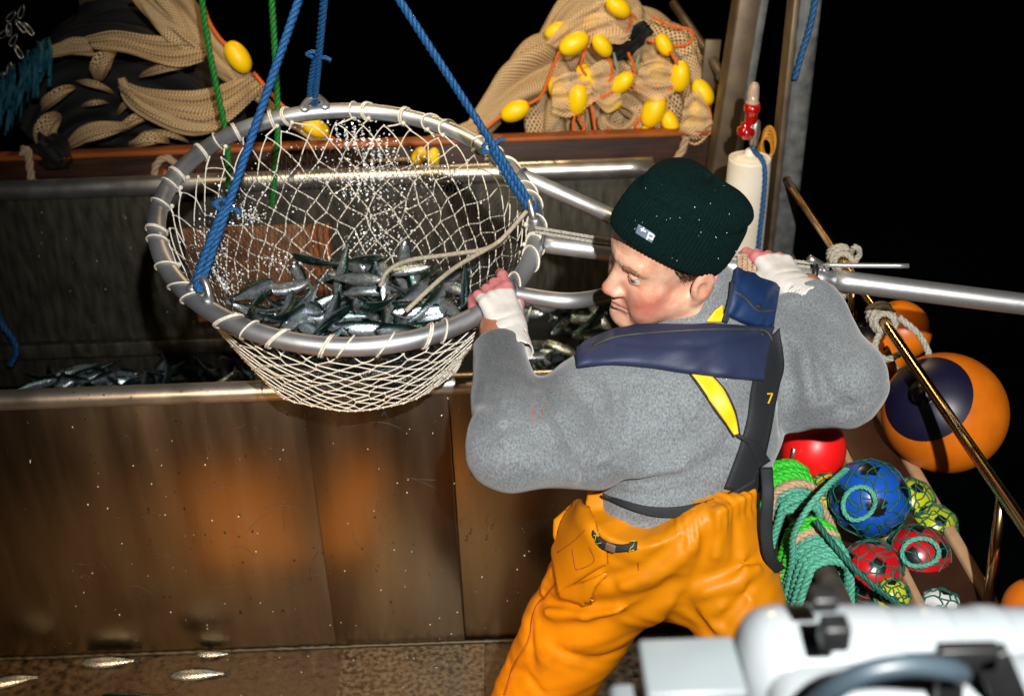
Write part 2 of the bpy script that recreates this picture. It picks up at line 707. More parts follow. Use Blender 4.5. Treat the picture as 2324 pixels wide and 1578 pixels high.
# ------------------------------------------------------------------ setting: sea and deck
DECK = -0.067
YW, YB = 2.92, 4.59
RZ, RB = 0.92, 0.98
V, F = bevbox((-400, -400, -1.7), (400, 400, -1.4), 0)
tag(mk("sea", V, F, m_sea, smooth=False), kind="structure")
xs = np.linspace(-4.5, 1.02, 140)
ys = np.linspace(-0.6, 6.2, 150)
gx, gy = np.meshgrid(xs, ys, indexing='ij')
gz = DECK + 0.0012 * np.sin(gx * 31 + 2 * np.sin(gy * 7)) * np.sin(gy * 27)
n0, n1 = gx.shape
i = np.arange(n0 - 1)[:, None] * n1
j = np.arange(n1 - 1)[None]
F = np.stack([i + j, i + n1 + j, i + n1 + j + 1, i + j + 1], -1).reshape(-1, 4)
tag(mk("deck", np.stack([gx, gy, gz], -1).reshape(-1, 3), F, m_deck), kind="structure")

m_plate = M("worn_steel_plate", (46, 42, 35), (118, 110, 94), 60, 0.34, 0.5, bump=0.5, bscale=50, rough2=0.6, contrast=(0.4, 0.66))
V, F = bevbox((-0.60, 1.1, DECK + 0.003), (-0.128, 2.905, DECK + 0.0055), 0)
tag(mk("deck_plate", V, F, m_plate, smooth=False), kind="structure")

# ------------------------------------------------------------------ steel fish tank
tank = thing("fish_tank", "long stainless steel fish tank with tubular rims across the deck", "fish tank", (-0.6, YW, DECK))
xs1 = P(690, 930, YW)[0]
xs2 = P(1043, 1300, YW)[0]
XL, XR = -3.2, 0.62
V, F = bevbox((XL, YW, DECK - 0.02), (xs1 - 0.0002, YW + 0.012, RZ), 0.0006)
mk("front_panel", V, F, m_steel, tank)
V, F = bevbox((xs1 + 0.0002, YW - 0.0015, DECK - 0.02), (xs2 - 0.0002, YW + 0.010, RZ), 0.0006)
mk("front_panel", V, F, m_steel, tank)
V, F = bevbox((xs2 + 0.0002, YW + 0.006, DECK - 0.02), (XR, YW + 0.022, RZ), 0.0006)
mk("front_panel", V, F, m_steel, tank)
# weld beads at the seams and along the deck
prt = []
for x0, z0, x1, z1 in ((xs1, DECK + 0.25, xs1, RZ - 0.03), (xs2 + 0.0, DECK, xs2, RZ - 0.03)):
    q = spline([(x0, YW - 0.001, z0), (x1, YW - 0.001, z1)], 90)
    prt.append(tube(q, 0.0016 + 0.0006 * RNG.random(90), 6))
q = spline([(XL, YW - 0.004, DECK + 0.004), (XR, YW - 0.004, DECK + 0.004)], 300)
q[:, 2] += 0.003 * RNG.random(300)
prt.append(tube(q, 0.005 + 0.003 * RNG.random(300), 6))
for g, m_ in zip(prt, (m_steel, m_steel, m_steel_in)):
    mk("weld_seam", *g, m_, tank)


def pipe(a, b, r, mat, name, parent, n=2, sides=20):
    V, F = tube(spline([a, b], n), r, sides)
    return mk(name, V, F, mat, parent)


pipe((XL, YW + 0.006, RZ + 0.012), (XR, YW + 0.006, RZ + 0.012), 0.031, m_pipe, "rim_rail", tank, 40, 28)
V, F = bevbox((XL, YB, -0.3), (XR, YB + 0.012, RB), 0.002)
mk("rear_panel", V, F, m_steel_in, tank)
pipe((XL, YB - 0.002, RB + 0.02), (XR, YB - 0.002, RB + 0.02), 0.042, m_pipe, "rim_rail", tank, 40, 28)
# ledge half way down the rear wall, floor, ends
zl = P(300, 765, YB)[2]
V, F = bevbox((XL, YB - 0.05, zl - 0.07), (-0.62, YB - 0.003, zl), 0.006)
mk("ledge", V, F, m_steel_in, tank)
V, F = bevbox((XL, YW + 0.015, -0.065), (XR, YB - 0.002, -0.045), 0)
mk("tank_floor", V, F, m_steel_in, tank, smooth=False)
for x in (XL, XR):
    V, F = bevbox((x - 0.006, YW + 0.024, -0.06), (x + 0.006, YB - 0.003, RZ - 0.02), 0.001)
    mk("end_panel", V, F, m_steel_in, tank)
    pipe((x, YW + 0.03, RZ + 0.012), (x, YB - 0.03, RB + 0.015), 0.03, m_pipe, "rim_rail", tank, 10)
# dividing boards in slots: a brown one across, a ribbed edge post, and a plate running fore and aft
m_board = M("brown_divider_board", (104, 68, 40), (138, 94, 58), 6, 0.5, bump=0.15, bscale=40, stretch=(8, 8, 1))
XD = P(722, 500, 4.2)[0]
xa = P(560, 500, 4.3)[0]
for k in range(4):
    x = XD - 0.055 + 0.024 * k
    V, F = bevbox((x, 4.19 - 0.01 * (k % 2), 0.46), (x + 0.02, 4.26, 0.93), 0.003)
    mk("divider_post", V, F, m_wood_o if k % 2 else m_board, tank)
V, F = bevbox((xa - 0.25, 4.24, 0.52), (XD - 0.06, 4.265, 0.93), 0.003)
mk("divider_board", V, F, m_board, tank)
V, F = bevbox((XD + 0.045, YW + 0.03, -0.04), (XD + 0.06, 4.30, 0.5), 0.003)
mk("divider_board", V, F, m_steel_in, tank)

# ------------------------------------------------------------------ timber pound board behind, with net ropes made fast
YP = 4.80
za, zb = P(0, 352, YP)[2], P(1640, 324, YP)[2]
a, b = P(-160, 354, YP), P(1640, 324, YP)
zt = (a[2] + b[2]) / 2
bw = thing("pound_board", "long varnished brown timber board behind the steel tank", "board", ((a[0] + b[0]) / 2, YP, zt - 0.45))
V, F = bar((a[0] - 0.4, YP + 0.03, zt - 0.225), (b[0], YP + 0.03, zt - 0.225), 0.05, 0.45, 0.008)
mk("board", V, F, m_wood, bw)
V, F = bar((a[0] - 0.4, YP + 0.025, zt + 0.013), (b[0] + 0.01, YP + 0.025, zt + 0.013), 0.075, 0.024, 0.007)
mk("lit_top_edge", V, F, m_wood_o, bw)  # board's top edge: the lamp-lit orange is put into its colour
V, F = bar((b[0] - 0.03, YP - 0.012, DECK), (b[0] - 0.03, YP - 0.012, zt - 0.002), 0.07, 0.03, 0.004, up=(0, 1, 0))
mk("end_post", V, F, m_cap, bw)
for xx in (P(430, 400, YP)[0], P(1120, 380, YP)[0]):
    V, F = bar((xx, YP - 0.012, DECK), (xx, YP - 0.012, zt - 0.002), 0.06, 0.028, 0.004, up=(0, 1, 0))
    mk("upright", V, F, m_wood, bw)
# low board in front of the tank's far side, with the blue and lilac tarp edge
q = spline([P(1180, 418, 4.66), P(1300, 405, 4.66), P(1400, 405, 4.66), P(1490, 400, 4.66)], 40)
q[:, 2] += 0.004 * np.sin(np.arange(40) * 1.1)
m_lilac = M("lilac_plastic", (150, 112, 112), (182, 150, 150), 20, 0.25, bump=0.2, bscale=60)
m_tarp = M("navy_tarpaulin", (22, 26, 66), (34, 38, 84), 10, 0.4, bump=0.2, bscale=30)
tp = thing("rolled_tarpaulin", "navy and lilac tarpaulin roll lying along the tank's far rim", "tarpaulin", q[0])
mk("tarp_roll", *tube(q, 0.018, 12), m_lilac, tp)
mk("tarp_edge", *tube(q + np.array([0, -0.03, -0.028]), 0.020, 12), m_tarp, tp)
tag(mk("blue_rope", *rope([P(1462, 405, 4.6), P(1480, 396, 4.58), P(1500, 402, 4.6), P(1520, 420, 4.6)], 0.016), m_blue_rope),
    "short blue rope end on the tarpaulin roll by the black hat", "rope")

lab = ["pale hemp rope tied down over the timber board near its far left end", "pale hemp rope loop round the timber board beside the big hoop",
       "pale hemp rope running down the timber board behind the black hat"]
for pts, r, l in (([(52, 352), (56, 336), (64, 345), (68, 385), (78, 445)], 0.018, lab[0]),
                  ([(352, 412), (352, 380), (368, 360), (388, 362), (400, 378)], 0.017, lab[1]),
                  ([(1556, 312), (1548, 340), (1532, 365), (1512, 392), (1500, 410)], 0.018, lab[2])):
    q = [P(x, y, YP - 0.05) for x, y in pts]
    tag(mk("hemp_rope", *rope(q, r), m_beige_rope), l, "rope", "hemp ropes on the timber board")
V, F = bar(P(350, 450, 4.70), P(378, 384, 4.74), 0.05, 0.035, 0.006)
tag(mk("timber_wedge", V, F, m_wood_o), "short orange timber wedge leaning on the brown board left of the hoop", "wedge")
V, F = ball(P(-22, 452, 4.66), 0.085)
tag(mk("red_buoy", V, F, m_buoy_r), "red buoy peeping in at the left edge above the tank rim", "buoy")
q = [P(-10, 700, 4.5), P(8, 740, 4.45), P(30, 772, 4.45), P(36, 800, 4.45), P(22, 828, 4.45)]
tag(mk("blue_rope", *rope(q, 0.014), m_blue_rope), "loose blue rope end hanging inside the tank at the left", "rope")

# ------------------------------------------------------------------ gantry posts, beacon, fender
def post(a, b, w, d, name, label, mat):
    t = thing(name, label, "post", (b[0], b[1], DECK))
    V, F = bar(b, a, w, d, 0.012, up=(0, 1, 0))
    mk("post", V, F, mat, t)
    V, F = bar(b + (a - b) * 0.0 + np.array([0, -d / 2 - 0.004, 0]), a + np.array([0, -d / 2 - 0.004, 0]), w * 0.18, 0.008, 0.002, up=(0, 1, 0))
    return t


YQ = 4.7
p1t, p1b = P(1704, -60, YQ), P(1640, 340, YQ)
p1d = p1b + (p1b - p1t) * ((DECK - p1b[2]) / (p1b[2] - p1t[2]))
t = post(p1t, p1d, 0.10, 0.13, "gantry_post", "wide leaning steel gantry post behind the red strobe light", m_galv_brown)
V, F = bar(p1d + np.array([0.056, -0.035, 0]), p1t + np.array([0.056, -0.035, 0]), 0.035, 0.07, 0.006, up=(0, 1, 0))
mk("stiffener", V, F, m_galv, t)
YQ2 = 4.15
p2t, p2b = P(1838, -60, YQ2), P(1770, 560, YQ2)
p2d = p2b + (p2b - p2t) * ((DECK - p2b[2]) / (p2b[2] - p2t[2]))
t = post(p2t, p2d, 0.085, 0.10, "gantry_post", "grey galvanised steel post at the rail, with blue rope at its top", m_galv)
V, F = bar(p2d + np.array([-0.055, -0.02, 0]), p2t + np.array([-0.055, -0.02, 0]), 0.022, 0.10, 0.004, up=(0, 1, 0))
mk("edge_flange", V, F, m_galv_brown, t)
tag(mk("blue_rope", *rope([P(1852, -10, 4.06), P(1838, 60, 4.06), P(1820, 120, 4.06), P(1803, 180, 4.06)], 0.011), m_blue_rope),
    "thin blue rope hanging down the galvanised post at the top", "rope")
st = thing("stay_tube", "dim slanting tube stay behind the yellow float heap", "stay", P(1640, 170, 4.85))
mk("tube", *tube(spline([P(1528, 10, 5.6), P(1640, 172, 4.85)], 4), 0.022, 16), m_galv_brown, st)
V, F = ball(P(1640, 172, 4.85), 0.03, 16, 10)
mk("end_fitting", V, F, m_galv, st)
V, F = bar(P(1618, 90, 5.0), P(1596, 300, 5.0), 0.07, 0.02, 0.003, up=(0, 1, 0))
tag(mk("steel_strut", V, F, m_galv_brown), "dim flat steel strut standing behind the yellow float heap", "strut")

# strobe light: clear dome, red body, on a steel stem
m_clear = M("clear_lens", (230, 205, 180), None, rough=0.1, spec=0.8, trans=0.6)
m_redp = M("red_lens", (190, 18, 14), (150, 10, 10), 10, 0.15, coat=0.6, trans=0.2)
bq = P(1703, 280, 4.05)
bc = thing("strobe_light", "red strobe light with clear dome clipped above the white fender", "light", bq)
s = 1 / 600.0
def bk(prof, mat, nm, dx=0, dz=0):
    V, F = lathe([(r * s, z * s) for r, z in prof], 24, (0.03, 0.0, 1), bq + np.array([dx * s, 0, dz * s]))
    mk(nm, V, F, mat, bc)
bk([(0, 92), (7, 90), (11, 82), (12, 70), (12, 50), (15, 48), (15, 44), (0, 44)], m_clear, "clear_dome")
bk([(0, 44), (17, 43), (18, 30), (17, 26), (14, 24), (14, 4), (15, 2), (0, 2)], m_redp, "red_body")
bk([(0, 1.5), (13, 1), (12, -6), (20, -10), (21, -22), (16, -32), (10, -34), (0, -34)], m_redp, "red_foot", -8)
bk([(0, 8), (9, 8), (12, 0), (13, -22), (11, -36), (9, -50), (0, -50)], m_pipe, "steel_stem", 10)
V, F = tube(spline([bq + np.array([10 * s, 0, -45 * s]), bq + np.array([8 * s, 0, -80 * s])], 6), 0.012, 10)
mk("cord", V, F, m_blue_rope, bc)

fq = P(1702, 350, 3.98)
fr = 0.078
fl = 0.56
fd = thing("boat_fender", "white cylindrical boat fender hung upright beside the steel post", "fender", fq - np.array([0, 0, fl]))
prof = [(0.0, 0.02), (0.018, 0.02), (0.022, 0.0), (0.045, -0.004), (0.066, -0.02), (fr, -0.05), (fr, -fl + 0.06), (0.06, -fl + 0.02), (0.02, -fl), (0, -fl)]
V, F = lathe(spline([(r, z, 0) for r, z in prof], 60)[:, :2], 40, (0.02, -0.02, 1), fq)
mk("fender_body", V, F, m_white_pvc, fd)
q = [fq + np.array([0.0, 0, 0.02]), fq + np.array([0.03, -0.06, 0.0]), fq + np.array([0.042, -0.078, -0.08]), fq + np.array([0.036, -0.085, -0.3]), fq + np.array([0.03, -0.083, -0.5])]
tag(mk("blue_rope", *rope(q, 0.009), m_blue_rope), "thin blue rope running down the white fender", "rope")
for k in range(5):
    pass
m_yrope = M("yellow_rope", (150, 96, 14), (190, 130, 30), 160, 0.7, bump=0.4, bscale=400)
pr = []
for k in range(5):
    a = np.linspace(0, 2 * np.pi, 24)
    c = P(1744 - 2 * k, 322 + 4 * k, 4.06)
    pr.append(tube(np.stack([c[0] + 0.024 * np.cos(a), c[1] + 0.01 * np.sin(a + k), c[2] + 0.055 * np.sin(a) - 0.003 * k], 1), 0.006, 6, False))
tag(mk("rope_coil", *merge(pr), m_yrope), "small yellow rope coil between the fender and the post", "rope coil")

# ------------------------------------------------------------------ bulwark: painted cap, rail, stanchions
ra, rb = P(1785, 408, z=1.1), P(2323, 1190, z=1.1)
rd = (rb - ra) / np.linalg.norm(rb - ra)
rr = thing("guard_rail", "slim shiny handrail along the boat's side at the right", "rail", (ra[0], 2.6, 0.75))
re_ = rb + rd * 1.2
mk("rail_tube", *tube(spline([ra, re_], 30), 0.0145, 18), m_brass, rr)
V, F = ball(ra, 0.017, 14, 10)
mk("rail_end", V, F, m_brass, rr)
for Y in (2.05, 3.2):
    tt = (Y - ra[1]) / rd[1]
    q = ra + rd * tt
    mk("stanchion", *tube([q - np.array([0, 0, 0.012]), (q[0] + 0.02, q[1], 0.76)], 0.013, 14), m_brass, rr)
XC = 1.10
bl = thing("bulwark", "dark brown wooden bulwark with pale edge strips on the boat's side", "bulwark", (XC, 2.5, DECK))
V, F = bevbox((XC - 0.13, -0.6, 0.70), (XC + 0.01, 5.6, 0.745), 0.006)
mk("cap_rail", V, F, m_cap, bl)
V, F = bevbox((XC - 0.075, -0.6, DECK - 1.3), (XC - 0.02, 5.6, 0.699), 0.0)
mk("side_planking", V, F, m_cap, bl)
V, F = bevbox((XC + 0.012, -0.6, 0.69), (XC + 0.045, 5.6, 0.752), 0.008)
mk("edge_strip", V, F, m_cap_pale, bl)
V, F = bevbox((XC - 0.152, -0.6, 0.69), (XC - 0.131, 5.6, 0.750), 0.006)
mk("edge_strip", V, F, m_cap_pale, bl)

# rope hitches on the rail and the tail that hangs from one
def hitch(Y, name, label, extra=()):
    q = ra + rd * ((Y - ra[1]) / rd[1])
    x, y = nrm(np.cross(rd, (0, 0, 1))), np.array([0, 0, 1.0])
    pr = []
    for k in range(5):
        a = np.linspace(0.3 * k, 0.3 * k + 2 * np.pi * 1.05, 26)
        off = (k - 2) * 0.020
        R = 0.0255 + 0.007 * (k % 2)
        c = q + rd[None] * (off + 0.012 * np.sin(a + k))[:, None] + R * (np.cos(a)[:, None] * x + np.sin(a)[:, None] * y)
        pr.append(rope(c, 0.0095, 0.05))
    for e in extra:
        pr.append(rope(e, 0.0098, 0.055))
    return tag(mk(name, *merge(pr), m_grey_rope), label, "knot", "rope hitches on the handrail")


q2 = ra + rd * ((3.02 - ra[1]) / rd[1])
hitch(3.36, "rope_hitch", "grey rope knot round the handrail by the steel lever", [
    [P(1925, 580, 3.34), P(1940, 560, 3.3), P(1950, 575, 3.3), P(1935, 600, 3.3)],
    [P(1893, 640, 3.3), P(1905, 668, 3.28), P(1925, 672, 3.28), P(1948, 650, 3.28)]])
hitch(2.93, "rope_hitch", "grey rope knot with long hanging tail, lower on the handrail", [
    [P(2000, 745, 2.9), P(1985, 790, 2.86), P(2010, 815, 2.84), P(2045, 800, 2.82)],
    [P(2040, 720, 2.9), P(2085, 760, 2.86), P(2108, 810, 2.84), P(2098, 850, 2.84), P(2072, 885, 2.84), P(2052, 920, 2.84), P(2046, 990, 2.86), P(2050, 1062, 2.9)],
    [P(2010, 790, 2.95), P(2028, 830, 2.98), P(2050, 855, 3.0)]])

# ------------------------------------------------------------------ buoys outboard
def buoy(x, y, Y, r, capdir, label, navy=True, stretch=1.0):
    c = P(x, y, Y)
    t = thing("mooring_buoy", label, "buoy", c - np.array([0, 0, r]), "orange buoys outside the rail")
    z = nrm(capdir)
    th = np.linspace(0.0, np.pi, 40)
    k = int(40 * 0.27) if navy else 2
    pr = np.stack([r * np.sin(th), r * np.cos(th) * stretch], 1)
    pr[0, 0] = pr[-1, 0] = 0
    mk("buoy_body", *lathe(pr[k:], 48, z, c), m_buoy_o, t)
    pr2 = pr[:k + 1].copy()
    eye = [(0, r * stretch * 1.06), (r * 0.10, r * stretch * 1.06), (r * 0.13, r * stretch * 1.01), (r * 0.22, r * stretch * 0.98)]
    pr2 = np.vstack([eye, pr2[2:]]) if navy else pr2
    mk("buoy_cap", *lathe(pr2, 48, z, c), m_buoy_n if navy else m_buoy_o, t)
    return t


buoy(2142, 936, 2.75, 0.172, (-0.62, -0.42, 0.66), "biggest orange buoy with dark navy end, hung outside the rail")
buoy(2046, 748, 3.35, 0.092, (-0.3, 0.6, 0.5), "orange buoy half hidden behind the rope knots, just above another", False, 1.1)
buoy(1985, 800, 3.15, 0.095, (-0.5, 0.2, 0.9), "orange buoy with dark top between the grey sleeve and the knots", True, 1.1)
buoy(2352, 1385, 1.95, 0.075, (0, 0, 1), "small piece of orange buoy at the lower right edge", False)

# ------------------------------------------------------------------ red buoy and netted ball floats inboard
c = P(1846, 1022, 2.62)
t = thing("red_buoy", "smooth bright red buoy under the man's right elbow", "buoy", c - np.array([0, 0, 0.11]))
prof = np.stack([0.086 * np.sin(np.linspace(0, np.pi, 30)), -0.098 * np.cos(np.linspace(0, np.pi, 30))], 1)
mk("buoy_body", *lathe(prof, 40, (0.25, 0.1, 1), c), m_buoy_r, t)
V, F = tube(spline([c + np.array([-0.080, -0.05, -0.09]), c + np.array([-0.072, -0.06, 0.05])], 6), 0.005, 8)
mk("steel_pin", V, F, m_pipe, t)

m_netg = M("dark_green_twine", (8, 66, 54), (16, 92, 74), 80, 0.6)
PI5 = math.pi / 5
ico = []
ph = (1 + 5 ** 0.5) / 2
for a in (-1, 1):
    for b_ in (-ph, ph):
        ico += [(0, a, b_), (a, b_, 0), (b_, 0, a)]
ico = np.array([nrm(v) for v in ico])


def rotm(a, b, c):
    return np.array(Matrix.Rotation(a, 3, 'X') @ Matrix.Rotation(b, 3, 'Y') @ Matrix.Rotation(c, 3, 'Z'))


def netball(x, y, Y, r, col, col2, label, seed, loop=None, text=False):
    rng = np.random.default_rng(seed)
    c = P(x, y, Y)
    t = thing("netted_ball", label, "ball", c - np.array([0, 0, r]), "plastic balls in green nets")
    m = M("ball_vinyl", (255, 255, 255), (236, 236, 236), 6, 0.28, spec=0.6, bump=0.03, bscale=40, vcol=True)
    V, F = ball(c, r, 120, 90)
    R = rotm(*rng.uniform(0, 6, 3))
    D = ico @ R.T
    dv = (V - c) / r
    cc_ = np.tile(lin(col), (len(V), 1))
    for d in D:
        h = nrm(np.cross(d, (0.3, 0.5, 0.8)))
        k = np.cross(d, h)
        x_, y_ = dv @ h, dv @ k
        rad, an = np.hypot(x_, y_), np.arctan2(y_, x_)
        pent = 0.30 * math.cos(PI5) / np.cos((an % (2 * PI5)) - PI5)
        cc_[(rad < pent) & (dv @ d > 0)] = (0.004, 0.0045, 0.006)
    b = mk("ball", V, F, m, t, col=cc_)
    # net round it: an irregular mesh of twine, gathered at one pole
    pole = nrm(rng.normal(size=3) + np.array([0.2, -1.4, 0.6]))
    hx = nrm(np.cross(pole, (0.2, 0.9, 0.1)))
    hy = np.cross(pole, hx)
    nn, rows_ = 11, 8
    def node(i_, j_):
        th = 0.34 + (np.pi - 0.5) * j_ / rows_
        a_ = 2 * np.pi * (i_ + 0.5 * (j_ % 2)) / nn
        rg = np.random.default_rng(seed * 1000 + (i_ % nn) * 37 + j_)
        th += rg.normal() * 0.05
        a_ += rg.normal() * 0.09
        return c + r * 1.035 * (np.cos(th) * pole + np.sin(th) * (np.cos(a_) * hx + np.sin(a_) * hy))
    pr = []
    for j_ in range(rows_):
        for i_ in range(nn):
            for di in ((0, -1) if j_ % 2 == 0 else (0, 1)):
                a_, b_ = node(i_, j_), node(i_ + di, j_ + 1)
                mid = (a_ + b_) / 2
                mid = c + nrm(mid - c + rng.normal(size=3) * 0.006) * r * 1.03
                pr.append(tube(spline([a_, mid, b_], 6), 0.0021, 5, False))
    mk("net_bag", *merge(pr), m_netg, t)
    if loop:
        lx, ly, lr = loop
        a_ = np.linspace(0, 2 * np.pi, 40)
        q = np.array([P(lx + lr * np.cos(u), ly + lr * 0.9 * np.sin(u), Y - r * 1.0) for u in a_])
        q = c + np.array([nrm(v - c) * max(r * 1.09, min(np.linalg.norm(v - c), r * 1.22)) for v in q])
        mk("drawstring", *rope(q, 0.0062, 0.04), m_teal_rope, t)
    return t


YF = 2.42
netball(1972, 1130, YF, 0.100, (22, 76, 168), (34, 96, 190), "blue and black ball in green net, largest on the heap", 3, (1935, 1135, 50))
netball(1978, 1296, YF - 0.17, 0.078, (188, 14, 24), (206, 24, 32), "red and black ball in green net nearest the rope rack", 5)
netball(2082, 1262, YF - 0.12, 0.080, (188, 14, 24), (206, 24, 32), "red and black ball ringed by teal drawstring on its top", 8, (2082, 1228, 62))
netball(2064, 1140, YF + 0.10, 0.066, (176, 182, 18), (196, 200, 34), "yellow green ball just right of the blue ball", 11)
netball(2118, 1196, YF + 0.02, 0.062, (176, 182, 18), (196, 200, 34), "yellow green ball above the ringed red ball", 12)
netball(1878, 1122, YF + 0.09, 0.060, (200, 190, 20), (210, 200, 34), "yellow green ball tucked behind the blue ball's left side", 14)
netball(2022, 1352, YF - 0.26, 0.045, (186, 186, 22), (196, 200, 34), "yellow green ball low between the two red balls", 15)
netball(2130, 1392, YF - 0.30, 0.062, (214, 216, 214), (228, 228, 226), "white ball in green net just above the lamp housing", 16)
# low shelf the balls rest on
sh = thing("side_bench", "dark deck bench along the bulwark under the heaped balls", "bench", (0.86, 2.3, DECK))
V, F = bevbox((0.66, 1.2, 0.585), (0.955, 3.2, 0.615), 0.005)
mk("bench_top", V, F, m_cap, sh)
V, F = bevbox((0.68, 1.25, DECK), (0.70, 3.15, 0.584), 0.003)
mk("bench_front", V, F, m_cap, sh)

# ------------------------------------------------------------------ rope rack: pipe with coils of green and teal rope
m_dpipe = M("weathered_pipe", (70, 62, 58), (112, 102, 96), 14, 0.42, 0.6, bump=0.15, bscale=60)
pa_, pb_ = P(1790, 1120, 2.45), P(1925, 1420, 1.98)
rk = thing("rope_rack", "weathered steel pipe rack carrying coils of green rope", "rack", (pb_[0], 2.1, DECK))
mk("rack_pipe", *tube(spline([pa_, pb_, pb_ + (pb_ - pa_) * 0.3], 12), 0.030, 24), m_dpipe, rk)
mk("rack_leg", *tube([pa_ + (pb_ - pa_) * 0.05 - np.array([0, 0, 0.02]), pa_ + (pb_ - pa_) * 0.05 + np.array([0, 0, DECK - pa_[2]])], 0.024, 16), m_dpipe, rk)
mk("rack_leg", *tube([pb_ + (pb_ - pa_) * 0.28, np.array([*(pb_ + (pb_ - pa_) * 0.28)[:2], DECK])], 0.024, 16), m_dpipe, rk)
rdv = nrm(pb_ - pa_)
side = nrm(np.cross(rdv, (0, 0, 1)))
upv = np.cross(side, rdv)
if upv[2] < 0:
    upv = -upv


def drape(t0, t1, n, mat, r, name, label, drop, seed, spread=0.05, rad0=0.045):
    """a coil of rope hung over the rack pipe: n turns between two places along it"""
    rng = np.random.default_rng(seed)
    pr = []
    for k in range(n):
        u = t0 + (t1 - t0) * (k + 0.5) / n
        c = pa_ + (pb_ - pa_) * u
        R = rad0 + rng.uniform(0, 0.016)
        dl, dr = drop * rng.uniform(0.8, 1.15), drop * rng.uniform(0.7, 1.1)
        w = rng.normal(size=4) * 0.012
        s1, s2 = side * (R + spread * rng.uniform(0.2, 1)), side * (R + spread * rng.uniform(0.0, 0.6))
        pts = [c - s1 - upv * dl + rdv * w[0] * 3, c - s1 * 0.95 - upv * dl * 0.5 + rdv * w[1] * 1.5, c - side * R + rdv * w[1],
               c - side * R * 0.7 + upv * R * 0.72, c + upv * R, c + side * R * 0.7 + upv * R * 0.72,
               c + side * R + rdv * w[2], c + s2 - upv * dr * 0.5 + rdv * w[2] * 1.5, c + s2 - upv * dr + rdv * w[3] * 3]
        pr.append(rope(pts, r, 0.05, per=7))
    return tag(mk(name, *merge(pr), mat), label, "rope coil", "coils of rope on the rack")


drape(-0.06, 0.24, 7, m_teal_rope, 0.0105, "rope_coil", "teal rope coil on the rack's far end, next to the man's hip", 0.42, 1)
drape(-0.14, 0.02, 5, m_bgreen_rope, 0.013, "rope_coil", "bright green rope coil at the rack's far tip, below the red buoy", 0.36, 2, 0.07, 0.052)
drape(0.34, 0.45, 4, m_bgreen_rope, 0.012, "rope_coil", "bright green rope coil in the middle of the rack", 0.34, 3, 0.05, 0.05)
drape(0.44, 0.50, 2, m_beige_rope, 0.011, "rope_coil", "faded brown rope turns beside the rack's middle green coil", 0.40, 4, 0.05, 0.046)
drape(0.49, 0.68, 6, m_teal_rope, 0.0105, "rope_coil", "teal rope coil on the rack's near half, by the red balls", 0.42, 5)
drape(0.06, 0.10, 2, m_beige_rope, 0.011, "rope_coil", "faded brown rope turns among the far teal coil", 0.24, 6, 0.06, 0.054)
q = [P(1725, 1440, 2.3), P(1790, 1300, 2.2), P(1800, 1215, 2.16), P(1835, 1150, 2.15), P(1880, 1100, 2.2), P(1920, 1065, 2.3)]
tag(mk("teal_rope", *rope(q, 0.008, 0.05), m_teal_rope), "single teal line looping up from the rack to the blue ball", "rope")
q = [P(1850, 1180, 2.2), P(1920, 1270, 2.12), P(1985, 1330, 2.08), P(2040, 1370, 2.06), P(2060, 1375, 2.05)]
tag(mk("green_rope", *rope(q, 0.0075, 0.05), m_netg), "thin dark green line running over the red balls to the lamp", "rope")

# ------------------------------------------------------------------ floodlight close to the camera, out of focus
m_lampw = M("white_enamel", (124, 131, 134), (138, 144, 146), 3, 0.28, coat=0.3, bump=0.02, bscale=20)
m_lampg = M("grey_lamp_plastic", (104, 112, 115), (118, 126, 128), 6, 0.4)
m_cable = M("grey_cable", (40, 52, 60), (56, 70, 78), 20, 0.4)
YL = 0.74
def PL(x, y, d=0.0):
    return P(x, y + 30, YL + d)
cx0, cx1 = PL(1760, 1465), PL(2600, 1465)
fl_ = thing("floodlight", "white ribbed floodlight housing close to the camera with black bracket", "floodlight", (0.45, YL, 1.5))
ax = nrm(cx1 - cx0)
rl = np.linalg.norm(PL(1900, 1372) - PL(1900, 1485))
prof = [(0.0, -0.010), (rl * 0.55, -0.006), (rl * 0.86, 0.006), (rl * 0.98, 0.022), (rl, 0.04), (rl, 0.10)]
for k in range(6):
    z = 0.12 + 0.05 * k
    prof += [(rl, z), (rl * 0.97, z + 0.004), (rl * 0.97, z + 0.03), (rl, z + 0.034)]
st_ = PL(1690, 1490)
mk("housing", *lathe(spline([(a_, b_, 0) for a_, b_ in prof], 160)[:, :2], 48, ax, st_ + np.array([0, 0.0, 0])), m_lampw, fl_)
c2 = PL(2020, 1585, -0.05)
V, F = bevbox(c2 - np.array([0.105, 0.035, 0.05]), c2 + np.array([0.4, 0.035, 0.045]), 0.028, 5)
mk("reflector_hood", V, F, m_lampw, fl_)
c3 = PL(1568, 1540, -0.01)
V, F = bevbox(c3 - np.array([0.040, 0.035, 0.06]), c3 + np.array([0.036, 0.03, 0.030]), 0.006, 3)
b_ = mk("end_box", V, F, m_lampg, fl_)
V, F = bevbox(c3 + np.array([-0.044, -0.038, 0.026]), c3 + np.array([0.040, 0.03, 0.037]), 0.004, 2)
mk("box_lid", V, F, m_lampg, b_)
for dx in (-0.030, 0.028):
    V, F = lathe([(0, 0.004), (0.007, 0.003), (0.009, 0.0), (0.009, -0.01)], 16, (0, -1, 0.2), c3 + np.array([dx, -0.037, 0.010]))
    mk("lid_screw", V, F, m_lampw, b_)
c4 = PL(1440, 1590, -0.01)
V, F = bevbox(c4 - np.array([0.022, 0.02, 0.05]), c4 + np.array([0.022, 0.02, 0.022]), 0.008, 3)
mk("cable_gland", V, F, m_lampg, fl_)
